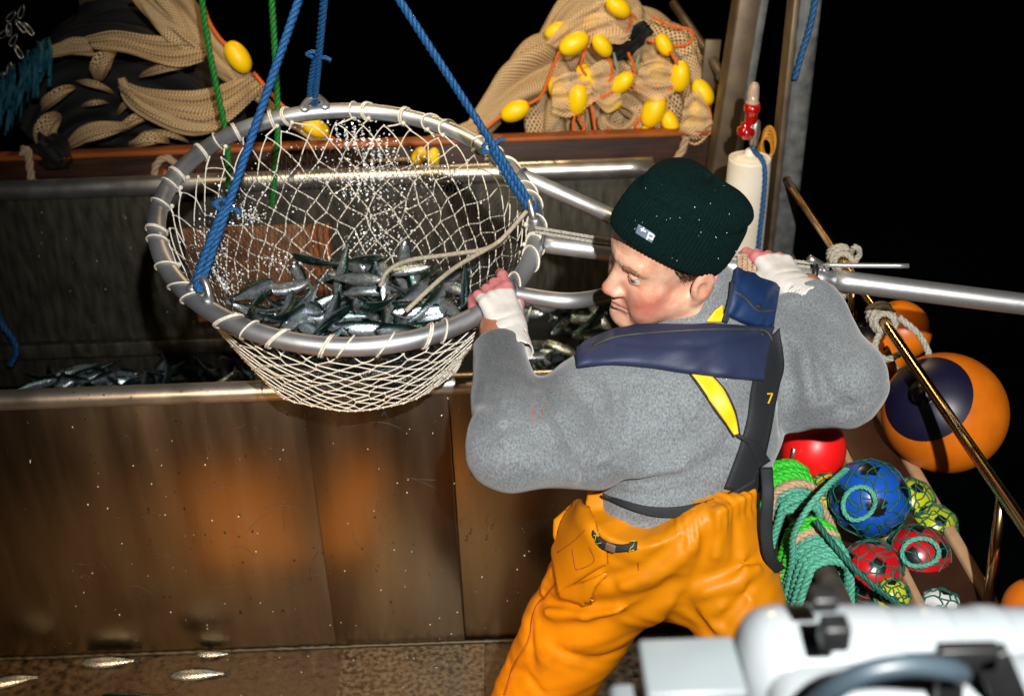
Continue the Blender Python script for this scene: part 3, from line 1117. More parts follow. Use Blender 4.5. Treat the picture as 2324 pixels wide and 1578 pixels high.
# black clip on top and black stirrup
c5 = PL(1893, 1400, -0.055)
V, F = bevbox(c5 - np.array([0.011, 0.010, 0.014]), c5 + np.array([0.011, 0.010, 0.010]), 0.003)
mk("clip", V, F, m_black, fl_)
V, F = bevbox(c5 + np.array([-0.015, 0.013, 0.006]), c5 + np.array([0.006, 0.034, 0.020]), 0.003)
mk("clip_arm", V, F, m_black, fl_)
s0, s1, s2, s3 = PL(2150, 1585, -0.085), PL(2155, 1450, -0.085), PL(2245, 1448, -0.085), PL(2330, 1640, -0.085)
V1, F1 = bar(s0, s1, 0.02, 0.012, 0.002, up=(0, 1, 0))
V2, F2 = bar(s1 + np.array([-0.01, 0, -0.004]), s2 + np.array([0.006, 0, -0.004]), 0.012, 0.022, 0.002, up=(0, 0, 1))
V3, F3 = bar(s2, s3, 0.026, 0.012, 0.002, up=(0, 1, 0))
mk("stirrup", *merge([(V1, F1), (V2, F2), (V3, F3)]), m_black, fl_)
q = [PL(1800, 1640, -0.11), PL(1860, 1560, -0.115), PL(1950, 1500, -0.12), PL(2060, 1478, -0.12), PL(2150, 1486, -0.115), PL(2180, 1498, -0.10)]
mk("cable", *tube(spline(q, 50), 0.0085, 14), m_cable, fl_)
mk("mounting_post", *tube([st_ + ax * 0.3 + np.array([0, 0.02, -0.02]), np.array([*(st_ + ax * 0.3)[:2], DECK]) + np.array([0, 0.02, 0])], 0.02, 16), m_black, fl_)

# orange panel added below the frame only for the tank front's golden reflection
m_orange_panel = M("orange_plastic", (236, 166, 60), (242, 178, 74), 5, 0.5)
panel_ = thing("added_orange_panel", "flat orange plastic bin lid lying on deck before the tank", "reflection panel", (-0.82, 2.3, DECK))
mk("orange_panel", *bevbox((-1.04, 1.28, DECK + 0.004), (-0.625, 2.56, DECK + 0.022), 0.006), m_orange_panel, panel_)
for lo, hi in (((-1.05, 1.262, DECK + 0.004), (-0.612, 1.279, DECK + 0.032)), ((-1.054, 1.28, DECK + 0.004), (-1.041, 2.56, DECK + 0.032)), ((-0.624, 1.28, DECK + 0.004), (-0.612, 2.56, DECK + 0.032))):
    mk("orange_panel_rim", *bevbox(lo, hi, 0.004), m_orange_panel, panel_)

# ------------------------------------------------------------------ brail net: hoop, pole, lashings, coarse net, fine liner
RC = np.array([-0.419, 2.85, 1.503])
RR = 0.4997
TX, TY = 0.289, -0.0927
E1 = np.array([np.cos(TY), 0, np.sin(TY)])
E2 = np.array([0, np.cos(TX), np.sin(TX)])
EN = np.cross(E1, E2)
if EN[2] < 0:
    EN = -EN
PR = 0.0235


def rg(a):
    a = np.asarray(a, float)
    return RC + RR * (np.cos(a)[..., None] * E1 + np.sin(a)[..., None] * E2)


def hoop_angle(x, y):
    """angle on the hoop whose place in the picture lies nearest to pixel x, y"""
    a = np.linspace(-np.pi, np.pi, 1440)
    q = (rg(a) - CO) @ CM
    px = np.stack([PW / 2 - FPX * q[:, 0] / q[:, 2], PH / 2 + FPX * q[:, 1] / q[:, 2]], 1)
    return float(a[np.argmin(((px - np.array([x, y])) ** 2).sum(1))])


net = thing("brail_net", "big aluminium hoop net full of herring, hung over the tank", "landing net", (RC[0], RC[1], 0.9))
a = np.linspace(0, 2 * np.pi, 161)[:-1]
q = np.vstack([rg(a), rg(a[:1])])
V, F = tube(q, PR, 24, caps=False)
mk("hoop", V, F, m_alu, net)
# pole and its two braces
A0 = hoop_angle(1222, 552)
pole0 = rg(A0) + nrm(rg(A0) - RC) * 0.012
pole1 = P(2420, 702, 2.62)
pdir = nrm(pole1 - pole0)
pj = P(1885, 645, 2.72)
ts = np.dot(pj - pole0, pdir)
mk("pole", *tube(spline([pole0, pole0 + pdir * ts], 20), 0.0245, 24), m_alu, net)
mk("pole_sleeve", *tube(spline([pole0 + pdir * (ts - 0.002), pole1 + pdir * 0.6], 30), 0.0285, 24), m_alu_b, net)
def onpole(x):
    """point on the pole axis seen at picture column x"""
    lo_, hi_ = 0.0, 2.5
    for _ in range(40):
        m_ = (lo_ + hi_) / 2
        q_ = (pole0 + pdir * m_ - CO) @ CM
        if PW / 2 - FPX * q_[0] / q_[2] < x:
            lo_ = m_
        else:
            hi_ = m_
    return pole0 + pdir * lo_
A1, A2 = hoop_angle(1188, 385), hoop_angle(1180, 690)
g1, g2 = rg(A1), rg(A2)
jt = onpole(1600)
u1 = g1 + (jt - g1) * 0.5 + np.array([0.0, 0.0, 0.0])
mk("brace", *tube(spline([g1 + nrm(g1 - RC) * 0.01, P(1390, 492, u1[1] + 0.08), jt + np.array([0, 0.01, 0.01])], 30), 0.0225, 20), m_alu, net)
u2 = g2 + (jt - g2) * 0.5
mk("brace", *tube(spline([g2 + nrm(g2 - RC) * 0.01, P(1290, 682, u2[1] - 0.10), P(1400, 664, u2[1] - 0.02), jt + np.array([0, -0.01, -0.01])], 30), 0.0205, 20), m_alu, net)
# weld collars
prt = []
for g, d in ((rg(A0), pdir), (g1, nrm(u1 - g1)), (g2, nrm(u2 - g2))):
    c = g + d * 0.018
    T_, U_, B_ = frames(np.array([c, c + d * 0.01]))
    a_ = np.linspace(0, 2 * np.pi, 30)
    qq = c + 0.026 * (np.cos(a_)[:, None] * U_[0] + np.sin(a_)[:, None] * B_[0])
    prt.append(tube(qq, 0.0045 + 0.0012 * RNG.random(30), 6, False))
mk("weld_collar", *merge(prt), m_galv, net)


def shackle(ang, tilt, name="shackle"):
    c = rg(ang)
    o = nrm(c - RC)
    tg = nrm(np.cross(EN, o))
    top = nrm(EN * 0.75 - o * 0.35 + np.array([0, 0, 0.3]))
    h, w = 0.058, 0.030
    pts = [c + tg * w + top * 0.012, c + tg * w * 1.05 + top * h * 0.6, c + tg * w * 0.55 + top * h * 0.98, c + top * h * 1.12,
           c - tg * w * 0.55 + top * h * 0.98, c - tg * w * 1.05 + top * h * 0.6, c - tg * w + top * 0.012]
    V, F = tube(spline(pts, 30), 0.0085, 14)
    s = mk(name, V, F, m_pipe, net)
    for sg in (1, -1):
        V, F = lathe([(0, -0.004), (0.014, -0.004), (0.016, 0.004), (0.013, 0.013), (0, 0.013)], 18, top, c + tg * w * sg + top * (PR - 0.006))
        mk("lug", V, F, m_alu, s)
    return c + top * h * 0.95


AS = [hoop_angle(448, 690), hoop_angle(1210, 500), hoop_angle(712, 242)]
tops = [shackle(x, 0) for x in AS]
# lashings: cream twine wound round the hoop
lash = []
alist = []
na = 38
for k in range(na):
    ang = 2 * np.pi * (k + 0.25 * np.sin(k * 2.3)) / na
    if min(abs((ang - x + np.pi) % (2 * np.pi) - np.pi) for x in (AS[0], AS[2], A1)) < 0.045:
        continue
    alist.append(ang)
    c = rg(ang)
    o = nrm(c - RC)
    tg = nrm(np.cross(EN, o))
    slant = RNG.uniform(0.010, 0.026)
    prt = []
    for d in range(1 if RNG.random() < 0.6 else 2):
        b_ = np.linspace(0, 2 * np.pi, 26)
        R = PR + 0.003 + 0.0008 * d
        cc = c + tg * (0.006 * d)
        qq = cc + R * (np.cos(b_)[:, None] * o + np.sin(b_)[:, None] * EN) + tg * (slant * np.sin(b_ - 0.8))[:, None]
        prt.append(tube(qq, 0.0027, 6, False))
    if RNG.random() < 0.75:      # knot inside the hoop
        V, F = ball(c - o * (PR + 0.006) - EN * 0.004, 0.0065, 10, 8)
        prt.append((V, F))
    lash.append(prt)
for g in lash:
    mk("lashing", *merge(g), m_twine, net)

# the bag
BD = 0.575


def bag(ang, t, puff=0.0):
    """hanging bag: ang round, t from 0 at the hoop to 1 at its bottom"""
    ang = np.asarray(ang, float)
    t = np.asarray(t, float)
    top = RC + (RR - PR * 1.3) * (np.cos(ang)[..., None] * E1 + np.sin(ang)[..., None] * E2) - EN * PR * 0.5
    f = np.clip(t / 0.80, 0, 1)
    rad = 0.475 - 0.21 * f ** 1.15
    bot = np.clip((t - 0.80) / 0.20, 0, 1)
    rad = rad * np.sqrt(np.clip(1 - bot ** 2, 0, 1))
    zb = 0.965
    cx, cy = -0.415, 2.85 - 0.055 * t
    z = top[..., 2] * (1 - f) + (zb + 0.12) * f
    z = z - 0.12 * (1 - np.sqrt(np.clip(1 - bot ** 2, 0, 1)))
    wav = 1 + 0.015 * np.sin(ang * 5 + 2 * t) * t + 0.012 * np.sin(9 * ang - 3 * t) * t
    lower = np.stack([cx + (rad + puff) * wav * np.cos(ang), cy + (rad + puff) * wav * np.sin(ang), z], -1)
    m = np.clip(t / 0.16, 0, 1)[..., None]
    return top * (1 - m) + lower * m


def netmesh(n, rows, r, puff, jit, t0, sides=5, seg=4, seed=1, top=True):
    rng = np.random.default_rng(seed)
    J = rng.normal(size=(rows + 1, n, 2)) * jit
    def pt(i, j, w=0.0):
        a_ = 2 * np.pi * ((i + 0.5 * (j % 2)) / n) + J[j, i % n, 0] * 2 * np.pi / n
        t_ = t0 + (1 - t0) * (j / rows) ** 0.95 + J[j, i % n, 1] / rows
        return a_, min(max(t_, 0.0), 1.0)
    A, B = [], []
    for j in range(rows):
        for i in range(n):
            for di in ((0, -1) if j % 2 == 0 else (0, 1)):
                A.append(pt(i, j))
                B.append(pt(i + di, j + 1))
    A, B = np.array(A), np.array(B)
    d = (B[:, 0] - A[:, 0] + np.pi) % (2 * np.pi) - np.pi
    s = np.linspace(0, 1, seg + 1)
    ang = A[:, :1] + d[:, None] * s
    t = A[:, 1:] * (1 - s) + B[:, 1:] * s
    Q = bag(ang, t, puff)                       # E, seg+1, 3
    T = np.gradient(Q, axis=1)
    T /= np.linalg.norm(T, axis=2)[..., None] + 1e-12
    up = np.array([0.31, 0.17, 0.93])
    U = np.cross(T, up)
    U /= np.linalg.norm(U, axis=2)[..., None] + 1e-9
    W = np.cross(T, U)
    th = np.linspace(0, 2 * np.pi, sides, endpoint=False)
    V = Q[:, :, None] + r * (np.cos(th)[None, None, :, None] * U[:, :, None] + np.sin(th)[None, None, :, None] * W[:, :, None])
    ne = len(Q)
    base = (np.arange(ne) * (seg + 1) * sides)[:, None, None] + (np.arange(seg) * sides)[None, :, None]
    k = np.arange(sides)[None, None]
    k2 = (k + 1) % sides
    F = np.stack([base + k, base + k2, base + sides + k2, base + sides + k], -1).reshape(-1, 4)
    return V.reshape(-1, 3), F, [bag(*pt(i, j), puff) for j in range(rows) for i in range(n)]


NC, NRW = 40, 20
V, F, nodes = netmesh(NC, NRW, 0.0018, 0.004, 0.16, 0.055, 6, 5, 3)
kn = []
for q in nodes:
    kn.append(ball(q, 0.0036, 8, 6))
V2, F2 = merge(kn)
V, F = merge([(V, F), (V2, F2)])
# twine yarns from the hoop down to the first meshes
yr = []
for i in range(NC):
    q1 = bag(2 * np.pi * i / NC, 0.055, 0.004)
    k = min(range(len(alist)), key=lambda z: abs((alist[z] - 2 * np.pi * i / NC + np.pi) % (2 * np.pi) - np.pi))
    c = rg(alist[k])
    o = nrm(c - RC)
    yr.append(tube(spline([c - o * (PR + 0.004) - EN * 0.004, (c - o * PR + q1) / 2 + np.array([0, 0, -0.004]), q1], 5), 0.0024, 6, False))
Vy, Fy = merge(yr)
V, F = merge([(V, F), (Vy, Fy)])
mk("coarse_net", V, F, m_twine, net)
V, F, _ = netmesh(170, 40, 0.00085, -0.006, 0.12, 0.14, 3, 2, 5)
mk("fine_liner", V, F, m_liner, net)
m_cordg = M("grey_tan_cord", (134, 124, 106), (172, 162, 142), 120, 0.75, bump=0.3, bscale=500)
# cords that pull the bag's mouth to the pole
q = [tops[1] - np.array([0.01, 0, 0.02]), P(1120, 556, 2.83), P(1030, 576, 2.84), P(930, 590, 2.85), P(880, 615, 2.84), P(862, 650, 2.8)]
mk("pull_cord", *tube(spline(q, 60), 0.0062, 10), m_cordg, net)
q = [P(1120, 556, 2.83), P(1040, 602, 2.74), P(985, 645, 2.66), P(920, 706, 2.6)]
mk("pull_cord", *tube(spline(q, 60), 0.0062, 10), m_cordg, net)
# trip lines and lever along the pole
for dz in (0.034, 0.046):
    q = [rg(A0) + np.array([0.0, -0.01, dz]), onpole(1400) + np.array([0, -0.01, dz - 0.008]), onpole(1650) + np.array([0, 0, dz - 0.01]), onpole(1835) + np.array([0, 0, dz - 0.006])]
    mk("trip_line", *rope(q, 0.0048, 0.03), m_grey_rope, net)
q0 = onpole(1830) + np.array([0, -0.005, 0.055])
mk("lever", *tube(spline([q0, P(1868, 604, 2.70)], 4), 0.010, 14), m_pipe, net)
mk("lever", *tube(spline([P(1868, 601, 2.70), P(2062, 603, 2.66)], 8), 0.0062, 12), m_alu_b, net)
V, F = bevbox(P(1868, 612, 2.70) - np.array([0.014, 0.008, 0.016]), P(1868, 612, 2.70) + np.array([0.014, 0.008, 0.014]), 0.004)
br = mk("lever_bracket", V, F, m_pipe, net)
V, F = lathe([(0, 0.007), (0.006, 0.006), (0.008, 0.002), (0.008, 0), (0, 0)], 12, (0, -1, 0.2), P(1868, 611, 2.70) - np.array([0, 0.008, 0]))
mk("bolt", V, F, m_pipe, br)
c = onpole(1843)
a_ = np.linspace(0, 2 * np.pi, 24)
T_, U_, B_ = frames(np.array([c, c + pdir]))
qq = c + 0.029 * (np.cos(a_)[:, None] * U_[0] * 1.0 + np.sin(a_)[:, None] * B_[0]) + np.array([0, 0, 0.008])
mk("tape_band", *tube(qq, 0.008, 8, False), m_black, net)

# blue hoisting ropes to the hook above
apex = P(757, -230, 2.85)
labs = ["blue hoisting rope tied to the hoop's left shackle, spliced near its foot", "blue hoisting rope tied to the hoop's right shackle by the pole",
        "blue hoisting rope tied to the far side of the hoop"]
for tp_, l, spl in zip(tops, labs, (0.78, 0.82, 0.70)):
    d = apex - tp_
    n_ = nrm(d)
    pr = [rope(spline([tp_ + n_ * 0.012, apex], 20), 0.0105, 0.055)]
    L = np.linalg.norm(d)
    # splice: the doubled foot with tucked ends
    sl = L * (1 - spl)
    sl = 0.19
    w_ = nrm(np.cross(n_, (0, 1, 0)))
    pr.append(rope([tp_ + w_ * 0.013 - n_ * 0.004, tp_ + w_ * 0.014 + n_ * sl * 0.35, tp_ + w_ * 0.011 + n_ * sl * 0.75, tp_ + w_ * 0.006 + n_ * sl], 0.0098, 0.05))
    pr.append(rope([tp_ - w_ * 0.008 + n_ * 0.0, tp_ + n_ * (-0.022), tp_ + w_ * 0.012 - n_ * 0.004], 0.0098, 0.05))
    for k in range(3):
        e = tp_ + n_ * sl * (0.92 + 0.06 * k)
        pr.append(rope([e, e + w_ * 0.018 * (-1) ** k + n_ * 0.006, e + w_ * 0.034 * (-1) ** k + n_ * 0.012 * (1 - k)], 0.006, 0.03))
    tag(mk("hoisting_rope", *merge(pr), m_blue_rope), l, "rope", "blue hoisting ropes of the net")

for pts, l in (([(452, -40), (476, 120), (500, 240), (515, 320), (518, 400), (522, 470)], "green rope hanging behind the hoop, left of the pair"),
               ([(614, -40), (624, 120), (630, 260), (628, 340), (622, 420), (618, 470)], "green rope hanging behind the hoop, right of the pair")):
    tag(mk("green_rope", *rope([P(x, y, 4.45) for x, y in pts], 0.0125, 0.07), m_green_rope), l, "rope", "green ropes hanging behind the net")

# ------------------------------------------------------------------ heaped fishing nets on the pound board
m_netting = lattice(M("tan_netting", (170, 138, 92)), 1.0, 0.42, (206, 174, 126), (62, 42, 22))
m_sheer = lattice(M("sheer_tan_netting", (170, 138, 92)), 1.0, 0.40, (216, 182, 134))
m_dark = M("black_netting", (3, 3, 3), (9, 8, 6), 14, 0.8, bump=0.5, bscale=50)
MESHW = 0.014


def bundle(pts, rad, k=7, amp=0.2, seed=0, sides=72, fl=1.0, n=None):
    """gathered netting: a tube with lengthwise folds; UVs in mesh widths"""
    rng = np.random.default_rng(seed)
    L = plen(spline(pts, 60))
    n = n or max(20, int(L / 0.012))
    q = spline(np.c_[np.asarray(pts, float), np.asarray(rad, float)], n)
    c, rr = q[:, :3], q[:, 3]
    a = np.linspace(0, 2 * np.pi, sides, endpoint=False)
    s = np.linspace(0, 1, n)[:, None]
    f = np.zeros((n, sides))
    for m_ in range(5):
        kk = max(2, int(k + rng.integers(-3, 4)))
        f += np.sin(kk * a + rng.uniform(0, 6) + rng.uniform(-5, 5) * s + 0.6 * np.sin(7 * s + rng.uniform(0, 6))) * amp / 2.2 * (1 + 0.4 * np.sin(9 * s + m_))
    R = rr[:, None] * (1 + f)
    V, F = tube(c, R, sides, caps=False, sq=(1.0, fl))
    S = np.linspace(0, L, n) / MESHW
    uv = np.zeros((n, sides, 2))
    tot = 2 * np.pi * np.mean(rr) * 1.5 / MESHW
    tot = round(tot / 2) * 2
    uv[:, :, 0] = (np.minimum(a, 2 * np.pi - a) / np.pi * tot / 2)[None]
    uv[:, :, 1] = S[:, None]
    return V, F, uv.reshape(-1, 2)


def sheet(A, B, nu=50, nv=24, sag=0.0, fold=0.01, k=5, seed=0, curl=0.0):
    """a hanging piece of netting between two edges"""
    rng = np.random.default_rng(seed)
    a, b = spline(A, nu), spline(B, nu)
    s = np.linspace(0, 1, nv)[None, :, None]
    V = a[:, None] * (1 - s) + b[:, None] * s
    u = np.linspace(0, 1, nu)[:, None]
    sv = np.linspace(0, 1, nv)[None]
    dep = fold * (np.sin(2 * np.pi * k * sv + 3 * u + rng.uniform(0, 6)) + 0.6 * np.sin(2 * np.pi * (k + 2.3) * sv - 2 * u)) - curl * (2 * sv - 1) ** 2 * 1.0
    V[..., 1] += -dep
    V[..., 2] += dep * 0.35 - sag * np.sin(np.pi * sv) * 0
    i = np.arange(nu - 1)[:, None] * nv
    j = np.arange(nv - 1)[None]
    F = np.stack([i + j, i + nv + j, i + nv + j + 1, i + j + 1], -1).reshape(-1, 4)
    wd = np.linalg.norm(a - b, axis=1).mean() / MESHW
    L = plen(a) / MESHW
    uv = np.stack(np.broadcast_arrays(sv * wd, u * L), -1)
    return V.reshape(-1, 3), F, uv.reshape(-1, 2)


def join_uv(lst):
    V, F = merge([(v, f) for v, f, _ in lst])
    return V, F, np.concatenate([u for _, _, u in lst])


def px(pts, Y):
    return [P(p[0], p[1], Y if len(p) < 3 else p[2]) for p in pts]


hp = thing("heaped_net", "tan fishing net heaped with yellow floats on the timber board", "fishing net", P(1420, 320, 5.2))
core = [
    bundle(px([(1075, 300, 4.95), (1130, 240, 5.05), (1200, 175, 5.15), (1270, 130, 5.25)], 0), [0.045, 0.075, 0.12, 0.12], 6, 0.22, 1),
    bundle(px([(1235, 90, 5.3), (1290, 40, 5.35), (1360, 5, 5.4), (1420, 40, 5.4), (1400, 80, 5.3)], 0), [0.03, 0.08, 0.10, 0.09, 0.04], 6, 0.2, 2),
    bundle(px([(1260, 120, 5.3), (1280, 200, 5.2), (1265, 270, 5.15), (1280, 325, 5.15)], 0), [0.10, 0.15, 0.14, 0.13], 8, 0.2, 3),
    bundle(px([(1330, 120, 5.25), (1375, 200, 5.15), (1360, 270, 5.1), (1330, 318, 5.1)], 0), [0.09, 0.12, 0.11, 0.09], 8, 0.24, 4),
    bundle(px([(1400, 45, 5.4), (1470, 70, 5.4), (1530, 95, 5.4), (1560, 92, 5.38), (1540, 110, 5.35)], 0), [0.07, 0.08, 0.07, 0.05, 0.02], 6, 0.2, 5),
    bundle(px([(1400, 140, 5.2), (1460, 120, 5.2), (1510, 150, 5.15), (1540, 220, 5.1), (1560, 280, 5.1)], 0), [0.05, 0.12, 0.15, 0.15, 0.12], 8, 0.2, 6),
    bundle(px([(1380, 185, 5.12), (1440, 205, 5.05), (1480, 240, 5.0), (1490, 300, 5.0)], 0), [0.09, 0.12, 0.12, 0.11], 8, 0.22, 7),
    bundle(px([(1590, 190, 5.15), (1600, 240, 5.1), (1590, 300, 5.08)], 0), [0.05, 0.09, 0.07], 7, 0.2, 8),
]
V, F, uv = join_uv(core)
mk("netting", V, F, m_netting, hp, uv=uv)
# ring of hanging roll under the gap
V, F, uv = bundle(px([(1365, 262), (1375, 285), (1410, 298), (1440, 280), (1450, 250)], 4.92), [0.018, 0.028, 0.032, 0.028, 0.016], 6, 0.18, 11)
mk("netting_roll", V, F, m_netting, hp, uv=uv)
dk = [bundle(px([(1390, 120, 5.14), (1430, 95, 5.12), (1470, 60, 5.1)], 0), [0.05, 0.055, 0.03], 7, 0.3, 12),
      bundle(px([(1350, 260, 5.2), (1420, 270, 5.2), (1450, 290, 5.2)], 0), [0.08, 0.09, 0.07], 7, 0.3, 13),
      bundle(px([(1190, 330, 5.25), (1300, 332, 5.22), (1450, 330, 5.2), (1600, 325, 5.2)], 0), [0.05, 0.07, 0.08, 0.06], 7, 0.3, 14)]
V, F, uv = join_uv(dk)
mk("dark_netting", V, F, m_dark, hp, uv=uv)
# sheets over some of the floats
shs = [sheet(px([(1236, 84), (1290, 24), (1345, -8)], 5.12), px([(1270, 100), (1350, 92), (1425, 78)], 5.08), 40, 20, fold=0.012, k=3, seed=1),
       sheet(px([(1345, -8), (1400, -8), (1432, 30)], 5.14), px([(1350, 78), (1400, 88), (1424, 70)], 5.08), 30, 20, fold=0.012, k=2, seed=2),
       sheet(px([(1448, 130), (1490, 118), (1530, 140)], 4.98), px([(1430, 190), (1475, 215), (1520, 200)], 4.95), 36, 20, fold=0.012, k=3, seed=3),
       sheet(px([(1250, 165), (1285, 150), (1330, 150)], 4.98), px([(1250, 240), (1290, 250), (1345, 215)], 4.96), 36, 20, fold=0.010, k=3, seed=4),
       sheet(px([(1545, 210), (1575, 190), (1600, 235)], 4.92), px([(1530, 290), (1570, 312), (1612, 275)], 4.9), 36, 20, fold=0.012, k=3, seed=5),
       sheet(px([(1330, 140), (1370, 120), (1395, 150)], 4.98), px([(1345, 215), (1375, 240), (1405, 215)], 4.96), 36, 20, fold=0.010, k=3, seed=6)]
shs = [(v_ - np.array([0, 0.11, 0]) , f_, u_) for v_, f_, u_ in shs]
V, F, uv = join_uv(shs)
mk("sheer_netting", V, F, m_sheer, hp, uv=uv)
hl = []
for pts in ([(1092, 300), (1135, 265), (1165, 250), (1220, 225), (1240, 190), (1258, 145), (1268, 118)],
            [(1405, 15), (1430, 30), (1445, 45)], [(1425, 30), (1428, 62), (1402, 82), (1350, 72), (1335, 80)],
            [(1336, 82), (1326, 120), (1318, 150), (1330, 172)], [(1366, 110), (1385, 140), (1388, 170), (1375, 195)],
            [(1330, 230), (1360, 222), (1395, 205), (1412, 190)], [(1311, 250), (1300, 280), (1312, 305), (1325, 290), (1312, 262)],
            [(1340, 232), (1345, 262), (1350, 300), (1340, 322)], [(1507, 110), (1530, 130), (1540, 170), (1520, 205), (1505, 230), (1490, 260)],
            [(1470, 92), (1520, 105), (1560, 100), (1572, 82), (1560, 66), (1530, 62), (1480, 40)],
            [(1520, 280), (1560, 312), (1600, 290), (1612, 265), (1602, 230)], [(1466, 300), (1440, 285), (1460, 260)],
            [(1380, 290), (1370, 318), (1355, 328)], [(1425, 120), (1440, 160), (1428, 190), (1455, 200), (1500, 195)]):
    hl.append(rope([P(x, y, 4.86 if y > 110 else 5.0) for x, y in pts], 0.0065, 0.05, per=6))
for g in hl:
    mk("headline", *g, m_orange_rope, hp)
hl2 = []
for pts in ([(1426, 28), (1434, 60), (1410, 84), (1352, 78)], [(1300, 165), (1290, 215), (1310, 262)], [(1450, 125), (1446, 160), (1500, 205), (1440, 60 + 140)], [(1590, 250), (1606, 275), (1575, 305)], [(1392, 120), (1400, 165), (1384, 215)]):
    hl2.append(rope([P(x, y, 4.88 if y > 110 else 5.05) for x, y in pts], 0.006, 0.04, per=6))
m_ptc = M("pale_teal_cord", (120, 140, 124), (150, 166, 148), 200, 0.8)
for g in hl2:
    mk("edge_cord", *g, m_ptc, hp)

FLT = [(1403, 17, 5.02, -35, 62, "topmost yellow float at the peak of the net heap"),
       (1352, 50, 5.2, 10, 58, "yellow float under netting just below the heap's peak"),
       (1263, 70, 5.2, 22, 56, "yellow float in the netting's left tip at the heap's top"),
       (1302, 99, 4.96, 28, 72, "large tilted yellow float on the heap's upper left"),
       (1366, 104, 4.97, -52, 56, "yellow float showing its end hole, right of the tilted upper one"),
       (1268, 207, 5.02, -62, 64, "yellow float under netting on the heap's left flank"),
       (1330, 172, 5.0, -58, 58, "yellow float half under netting beside an orange line in mid heap"),
       (1311, 227, 4.9, 84, 70, "upright yellow float in front of its left neighbour under netting"),
       (1412, 188, 4.93, 44, 62, "yellow float tilted up to the right in the middle of the heap"),
       (1169, 252, 4.88, 24, 68, "yellow float set apart at the net's left tail"),
       (1388, 238, 5.0, 25, 48, "small dim yellow float above the roll of netting"),
       (1489, 164, 5.03, 62, 62, "yellow float fully under netting at the heap's right middle"),
       (1507, 102, 5.05, -60, 52, "yellow float at the heap's upper right below the net lobe"),
       (1543, 174, 4.92, 84, 70, "upright bare yellow float high on the heap's right side"),
       (1483, 251, 4.82, 66, 80, "longest yellow float low at the front of the heap"),
       (1519, 277, 4.84, -60, 54, "yellow float beside and below the longest float"),
       (1466, 310, 4.9, 80, 50, "yellow float sitting low on the board's edge under the longest float"),
       (1594, 210, 4.98, -56, 62, "yellow float at the heap's right end behind netting"),
       (1584, 252, 5.02, -50, 50, "yellow float under netting below the right end float"),
       (1572, 282, 4.98, 10, 46, "dim yellow float under netting at the heap's lower right"),
       (1590, 312, 4.96, 20, 46, "lowest yellow float at the right end on the timber board"),
       (540, 130, 5.0, -55, 80, "yellow float on the orange line between the two green ropes"),
       (716, 290, 4.9, -25, 64, "yellow float just under the far side of the hoop"),
       (950, 356, 4.86, 60, 46, "yellow float seen through the hoop's netting, left of the twin"),
       (984, 357, 4.86, 85, 42, "yellow float seen through the hoop's netting, right of the twin")]
def float_mesh(l=0.5, r=0.33):
    th = np.linspace(0.22, np.pi - 0.22, 26)
    pr = np.stack([r * np.sin(th) ** 0.9, -l * np.cos(th) / np.cos(0.22)], 1)
    pr = np.vstack([[0.05, -l * 0.8], [0.055, -l * 0.99], [0.075, -l * 1.01], pr, [0.075, l * 1.01], [0.055, l * 0.99], [0.05, l * 0.8]])
    return lathe(pr, 32, (1, 0, 0))
Vf, Ff = float_mesh()
for x, y, Y, ang, ln, l in FLT:
    Y = max(Y - 0.10, 4.87) if not 900 < x < 1000 else 4.74
    c = P(x, y, Y)
    a_, b_ = P(x - 0.5 * ln * math.cos(math.radians(ang)), y + 0.5 * ln * math.sin(math.radians(ang)), Y), P(x + 0.5 * ln * math.cos(math.radians(ang)), y - 0.5 * ln * math.sin(math.radians(ang)), Y)
    L = np.linalg.norm(b_ - a_)
    ex = nrm(b_ - a_ + np.array([0, 0.15 * L * math.sin(x), 0]))
    ey = nrm(np.cross((0, 0.3, 1), ex))
    ez = np.cross(ex, ey)
    tag(mk("net_float", (Vf * L) @ np.stack([ex, ey, ez]) + c, Ff, m_float, origin=c), l, "float", "yellow net floats")

# left heap: black netting with tan folds
lp = thing("piled_net", "dark fishing net piled behind the board at left with tan folds", "fishing net", P(300, 350, 5.2))
dk = [bundle(px([(90, 330, 5.2), (180, 250, 5.3), (300, 230, 5.35), (430, 260, 5.3), (520, 330, 5.2)], 0), [0.12, 0.22, 0.25, 0.22, 0.12], 9, 0.16, 21),
      bundle(px([(110, 200, 5.35), (200, 140, 5.4), (330, 130, 5.4), (450, 170, 5.4)], 0), [0.10, 0.18, 0.2, 0.14], 9, 0.16, 22),
      bundle(px([(200, 70, 5.5), (260, 55, 5.5), (330, 60, 5.5)], 0), [0.10, 0.13, 0.10], 9, 0.16, 23),
      bundle(px([(105, 335, 4.86), (130, 350, 4.78), (150, 368, 4.74)], 0), [0.06, 0.06, 0.03], 7, 0.25, 24)]
V, F, uv = join_uv(dk)
mk("dark_netting", V, F, m_dark, lp, uv=uv)
